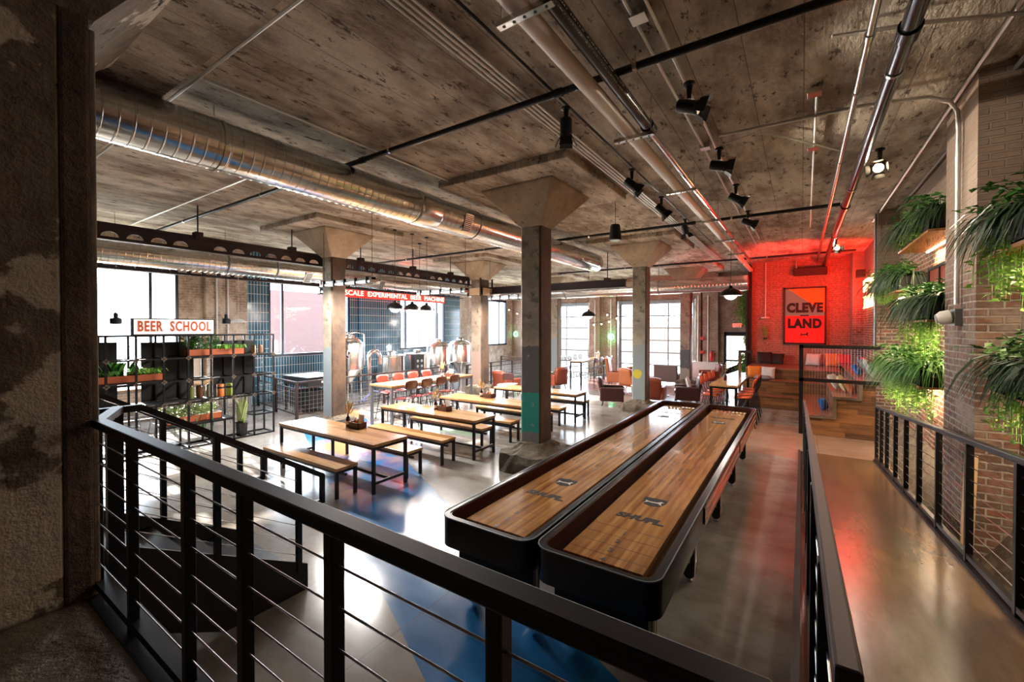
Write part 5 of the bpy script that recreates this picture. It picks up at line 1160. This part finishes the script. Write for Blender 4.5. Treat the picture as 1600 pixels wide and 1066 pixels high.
# ------------------------------------------------------------------ tiered wooden seating
t = thing('tiered_seating', 'tiered wooden seating steps of reclaimed planks below the red wall', 'seating steps', (0, 0, 0))
b = MB(); TZ = [.38, .78, 1.12]; YB = [15.45, 16.1, 16.85]; XT = [.02, .64, 1.1]
for k, z in enumerate(TZ):
    y0 = YB[k]; x0 = XT[k]; zb = 0 if k == 0 else TZ[k - 1]
    b.box(-1.6, XR - .01, y0, 19.29, zb, z - .03)
    b.box(x0, XR - .01, 12.32, y0 + .02, zb, (.45, .92, 1.28)[k] - .03)
b.build('riser', M['reclaimed'], t)
b = MB()
for k, z in enumerate(TZ):
    ye = 19.29 if k == 2 else YB[k + 1] + .02
    b.box(-1.6, XT[k] + .02, YB[k] - .02, ye, z - .03, z)
    z2 = (.45, .92, 1.28)[k]; xe = XR - .01 if k == 2 else XT[k + 1] + .02
    b.box(XT[k] - .02, xe, 12.34, 19.29 if k == 2 else YB[k + 1] + .4, z2 - .03, z2)
b.build('tread', M['tread'], t)
b = MB(); b.box(.02, 1.36, 12.26, 12.34, 0, .40); b.box(.66, 1.36, 12.26, 12.34, .40, .87); b.box(1.12, 1.36, 12.26, 12.34, .87, 1.24); b.build('end_panel', M['reclaimed'], t)
b = MB()
for a, c in (((0, .43), (.64, .43)), ((.64, .41), (.64, .92)), ((.62, .9), (1.1, .9)), ((1.1, .88), (1.1, 1.28))): b.bar((a[0], 12.24, a[1]), (c[0], 12.24, c[1]), .07, .06)
b.build('steel_trim', M['galv'], t)
t = thing('seating_guard', 'dark steel guard frame with thin vertical wires at the end of the seating steps', 'railing', (0, 12.22, 0))
b = MB(); b.box(-.04, .04, -.035, .035, 0, 2.1); b.box(-.04, 1.42, -.035, .035, 2.02, 2.1); b.box(-.04, 1.42, -.035, .035, 1.24, 1.32); b.build('frame', M['steel_black'], t)
for k in range(24):
    x = .05 + k * .055; z0 = .47 if x < .6 else .95 if x < 1.07 else 1.28
    b = MB(); b.tube([(x, 0, z0), (x, 0, 2.03)], .0025, 4); b.build('wire', M['cable'], t)
t = thing('seating_post', 'steel corner post at the left end of the seating steps', 'post', (-1.62, 15.4, 0)); b = MB(); b.box(-.04, .04, -.04, .04, 0, 1.75); b.build('post', M['galv'], t); b = MB(); b.box(-.04, .35, -.03, .03, 1.7, 1.78); b.build('cap_rail', M['rust'], t)
def P_(lab, x, y, z, rz, mt, tilt=70, s=.42, name='throw_pillow'): pillow(lab, (x, y, z), (math.radians(tilt), 0, math.radians(rz)), M[mt], s, .14, None, name)
P_('orange throw pillow at the left end of the seating steps', -1.32, 16.75, 1.0, 5, 'tap_orange'); P_('pale pinkish throw pillow beside the orange one at the left of the steps', -.92, 16.72, .99, -5, 'white_fabric')
P_('dark grey folded cushion lying on the second step at the left', -1.05, 16.3, .86, 0, 'grey_fabric', 0, .5); P_('dark navy cushion pile against the red wall at the left', -1.15, 18.9, 1.36, 10, 'matte_black', 60, .5)
P_('second dark cushion against the red wall at the left', -.75, 18.95, 1.33, -8, 'matte_black', 60, .45)
P_('white throw pillow against the red wall behind the wire guard', .35, 18.95, 1.35, -12, 'white_fabric', 68, .45); P_('orange throw pillow in the middle behind the wire guard', .95, 18.95, 1.36, 5, 'tap_orange', 65, .5); P_('red throw pillow right of the middle orange one', 1.3, 18.9, 1.36, 12, 'tap_red', 65, .45); P_('dark red throw pillow between the white and orange ones', .65, 19.0, 1.34, 0, 'leather_red', 65, .42)
P_('grey throw pillow high on the side steps by the right wall', 1.45, 15.8, 1.5, 80, 'grey_fabric', 65); P_('red throw pillow on the side steps by the right wall', 1.5, 15.2, 1.5, 100, 'tap_red', 65); P_('navy throw pillow on the side steps', 1.42, 14.7, 1.48, 85, 'grey_fabric', 60); P_('large pale throw pillow on the side steps nearest the pilaster', 1.4, 13.7, 1.5, 90, 'white_fabric', 65, .5)
M['blue_fabric'] = plain('bright blue fabric', (.02, .12, .45), .8); M['cream_fabric'] = plain('yellow cream fabric', (.6, .5, .25), .8)
P_('bright blue throw pillow on the side steps', 1.2, 14.2, 1.42, 75, 'blue_fabric', 60, .3); P_('cream throw pillow on the middle side step', .85, 13.4, 1.13, 80, 'cream_fabric', 65); P_('white throw pillow on the middle side step', .72, 13.8, 1.12, 70, 'white_fabric', 60); P_('blue throw pillow on the edge of the middle side step', .46, 13.2, .6, 70, 'blue_fabric', 70, .3); P_('brown throw pillow on the middle side step', .95, 13.0, 1.1, 85, 'leather_tan', 65, .38)
# ------------------------------------------------------------------ planted wall boxes
def wallbox(lab, y0, y1, z, H=.22, x=1.3, mt='matte_black'):
    t = thing('plant_box', lab, 'planter', ((x + XR) / 2, (y0 + y1) / 2, z)); D_ = XR - x - .005; W = y1 - y0; b = MB()
    b.box(-D_ / 2, D_ / 2, -W / 2, W / 2, 0, .02); b.box(-D_ / 2, -D_ / 2 + .02, -W / 2, W / 2, 0, H); b.box(-D_ / 2, D_ / 2, -W / 2, -W / 2 + .02, 0, H); b.box(-D_ / 2, D_ / 2, W / 2 - .02, W / 2, 0, H); b.build('box', M[mt], t)
    b = MB(); b.box(-D_ / 2 - .01, D_ / 2, -W / 2, W / 2, -.03, 0); b.build('base_board', M['shelfwood'], t)
    b = MB(); b.box(D_ / 2 - .1, D_ / 2 - .07, -W / 2 + .05, W / 2 - .05, -.045, -.03); b.build('light_strip', M['bulb'], t)
    light('planter_light', 'AREA', (XR - .09, (y0 + y1) / 2, z - .07), 26 * W, (1, .74, .46), (.05, W * .85), aim=(XR + .02, (y0 + y1) / 2, z - 1.0)) if False else None
    l = light('planter_light', 'AREA', (XR - .1, (y0 + y1) / 2, z - .06), 7 * W, (1, .76, .5), (.05, W * .85)); l.rotation_euler = (0, math.radians(-12), 0)
    return t
def fill(y0, y1, z, nm, n=1.0, up=.55, dark=True, hang=.6):
    W = y1 - y0; k = max(1, round(W / .75)); mx = XR - .02
    for q in range(k):
        yc = y0 + W * (q + .5) / k; wh = ('%s, %s' % (('nearest', 'second', 'third', 'fourth')[q] + ' along', nm)) if k > 1 else 'middle ' + nm
        plant('grass_plant', 'arching grass like plant, ' + wh, (1.48, yc, z), clampx(blades(int(260 * n), .1, W / k * .42, up, .7, .011, .75, .85, 5, (-.25, 0)), mx - 1.48), M['leaf_dark' if dark else 'leaf'])
        plant('leafy_plant', 'leafy green plant, ' + wh, (1.44, yc, z), clampx(bush(34, W / k * .38, .26, .05, .3, .075), mx - 1.44), M['leaf'])
        if hang: plant('trailing_fern', 'bright trailing fern, ' + wh, (1.38, yc + .08, z), clampx(bush(44, W / k * .36, .13, .03, .1, .06, hang, 18, (-.1, 0)), mx - 1.38), M['leaf_light'])
for lab, nm, y0, y1, z, up, dark, hang in (
    ('planter box high in the far brick bay, left of the near pilaster', 'of the high box in the far bay', 7.3, 9.3, 3.72, .5, True, .25),
    ('planter box further along the far bay at sign height', 'of the upper box beside the neon sign', 9.4, 11.6, 3.12, .55, True, .4),
    ('black planter box beside the security lamp on the pilaster', 'of the box beside the security lamp', 7.25, 8.6, 2.6, .6, True, .95),
    ('planter box low in the far bay above the ramp railing', 'of the low box in the far bay', 7.7, 10.4, 1.72, .6, False, .75),
    ('planter box high in the near bay at the right edge of the photo', 'of the high box in the near bay', 4.5, 5.35, 3.12, .55, True, .7),
    ('planter box low in the near bay at the right edge of the photo', 'of the low box in the near bay', 4.25, 5.15, 1.98, .5, True, .6)):
    wallbox(lab, y0, y1, z); fill(y0, y1, z + .2, nm, 1.0, up, dark, hang)
t = thing('bromeliad', 'red flowering plant among the far bay greenery', 'plant', (1.36, 10.2, 2.75)); blades(24, .03, .03, .28, .5, .02, .3).build('foliage', M['leaf'], t, recalc=False); blades(18, .03, .03, .16, .8, .022, .1).build('flower', M['flower'], t, recalc=False)
t = thing('pane_frame', 'tilted black steel frame with red glass panes above the far bay planter', 'window frame', (1.62, 8.1, 3.02)); b = MB()
for a in (-.9, -.3, .3, .9): b.box(-.02, .02, a - .02, a + .02, 0, .38)
b.box(-.02, .02, -.92, .92, 0, .04); b.box(-.02, .02, -.92, .92, .34, .38); b.build('frame', M['matte_black'], t); b = MB(); b.box(-.004, .004, -.9, .9, .03, .35); b.build('pane', M['frost_red'], t)
t = thing('security_lamp', 'white round security lamp on the near brick pilaster', 'lamp', (1.36, 6.55, 2.62)); b = MB(); b.lathe([(.05, 0), (.075, .02), (.075, .09), (.045, .13)], 16); xf(b, Matrix.Rotation(math.radians(-100), 4, 'Y')); b.build('head', M['white'], t, smooth=40)
b = MB(); b.lathe([(.044, -.004), (.044, .004)], 16); xf(b, Matrix.Rotation(math.radians(-100), 4, 'Y') @ Matrix.Translation((0, 0, .131))); b.build('lens', M['greysteel'], t); b = MB(); b.box(-.0, .06, -.09, .09, -.1, .08); b.build('wall_plate', M['greysteel'], t)
t = thing('wall_hook', 'small iron hook in the near bay brickwork', 'hook', (XR - .02, 5.65, 2.62)); b = MB(); b.tube([(0, 0, .06), (-.06, 0, .02), (-.06, 0, -.06), (-.02, 0, -.07)], .018, 6); b.build('hook', M['rust'], t)
b = MB(); b.bar((0, 0, 0), (.06, .1, 1.25), .09, .035); o = b.build('timber_board', M['pine']); o.location = (1.33, 5.9, 0.0); tag(o, 'pale timber board leaning against the wall behind the ramp railing', 'board')
t = thing('amplifier_box', 'dark electrical box high in the upper right corner', 'electrical box', (1.6, 5.0, 4.55)); b = MB(); b.box(-.06, .1, -.2, .2, -.3, .25); b.build('case', M['matte_black'], t); b = MB()
for k in range(6): b.tube([(-.08, -.1 + k * .04, .28), (-.12, -.12 + k * .05, .1), (-.07, -.1 + k * .04, -.1)], .006, 4)
b.build('cable_loops', M['steel_black'], t)
# ------------------------------------------------------------------ outside
b = MB(); b.box(-60, XL - .35, -20, 60, -.5, -.45); b.box(XL - .35, 30, YE + .35, 60, -.5, -.45); tag(b.build('street_ground', plain('pale street', (.5, .48, .42), .9)), 'pale street surface outside the windows', 'ground')['kind'] = 'structure'
b = MB(); b.box(-38, -36, 17.5, 26.5, -.4, 5.6); o = b.build('far_building', plain('red brown facade', (.085, .05, .05), .9)); tag(o, 'faded red brown building across the street left of the bare column', 'building')
b = MB(); b.box(-38, -36, 33, 43, -.4, 4.2); o = b.build('far_building', plain('pinkish facade', (.12, .075, .07), .9)); tag(o, 'low pinkish building across the street seen through the window above the kettles', 'building')
b = MB(); b.box(-26, -2, 42, 44, -.4, 3.4); o = b.build('far_building', plain('pale facade', (.3, .22, .16), .9)); tag(o, 'pale low building beyond the garage doors', 'building')
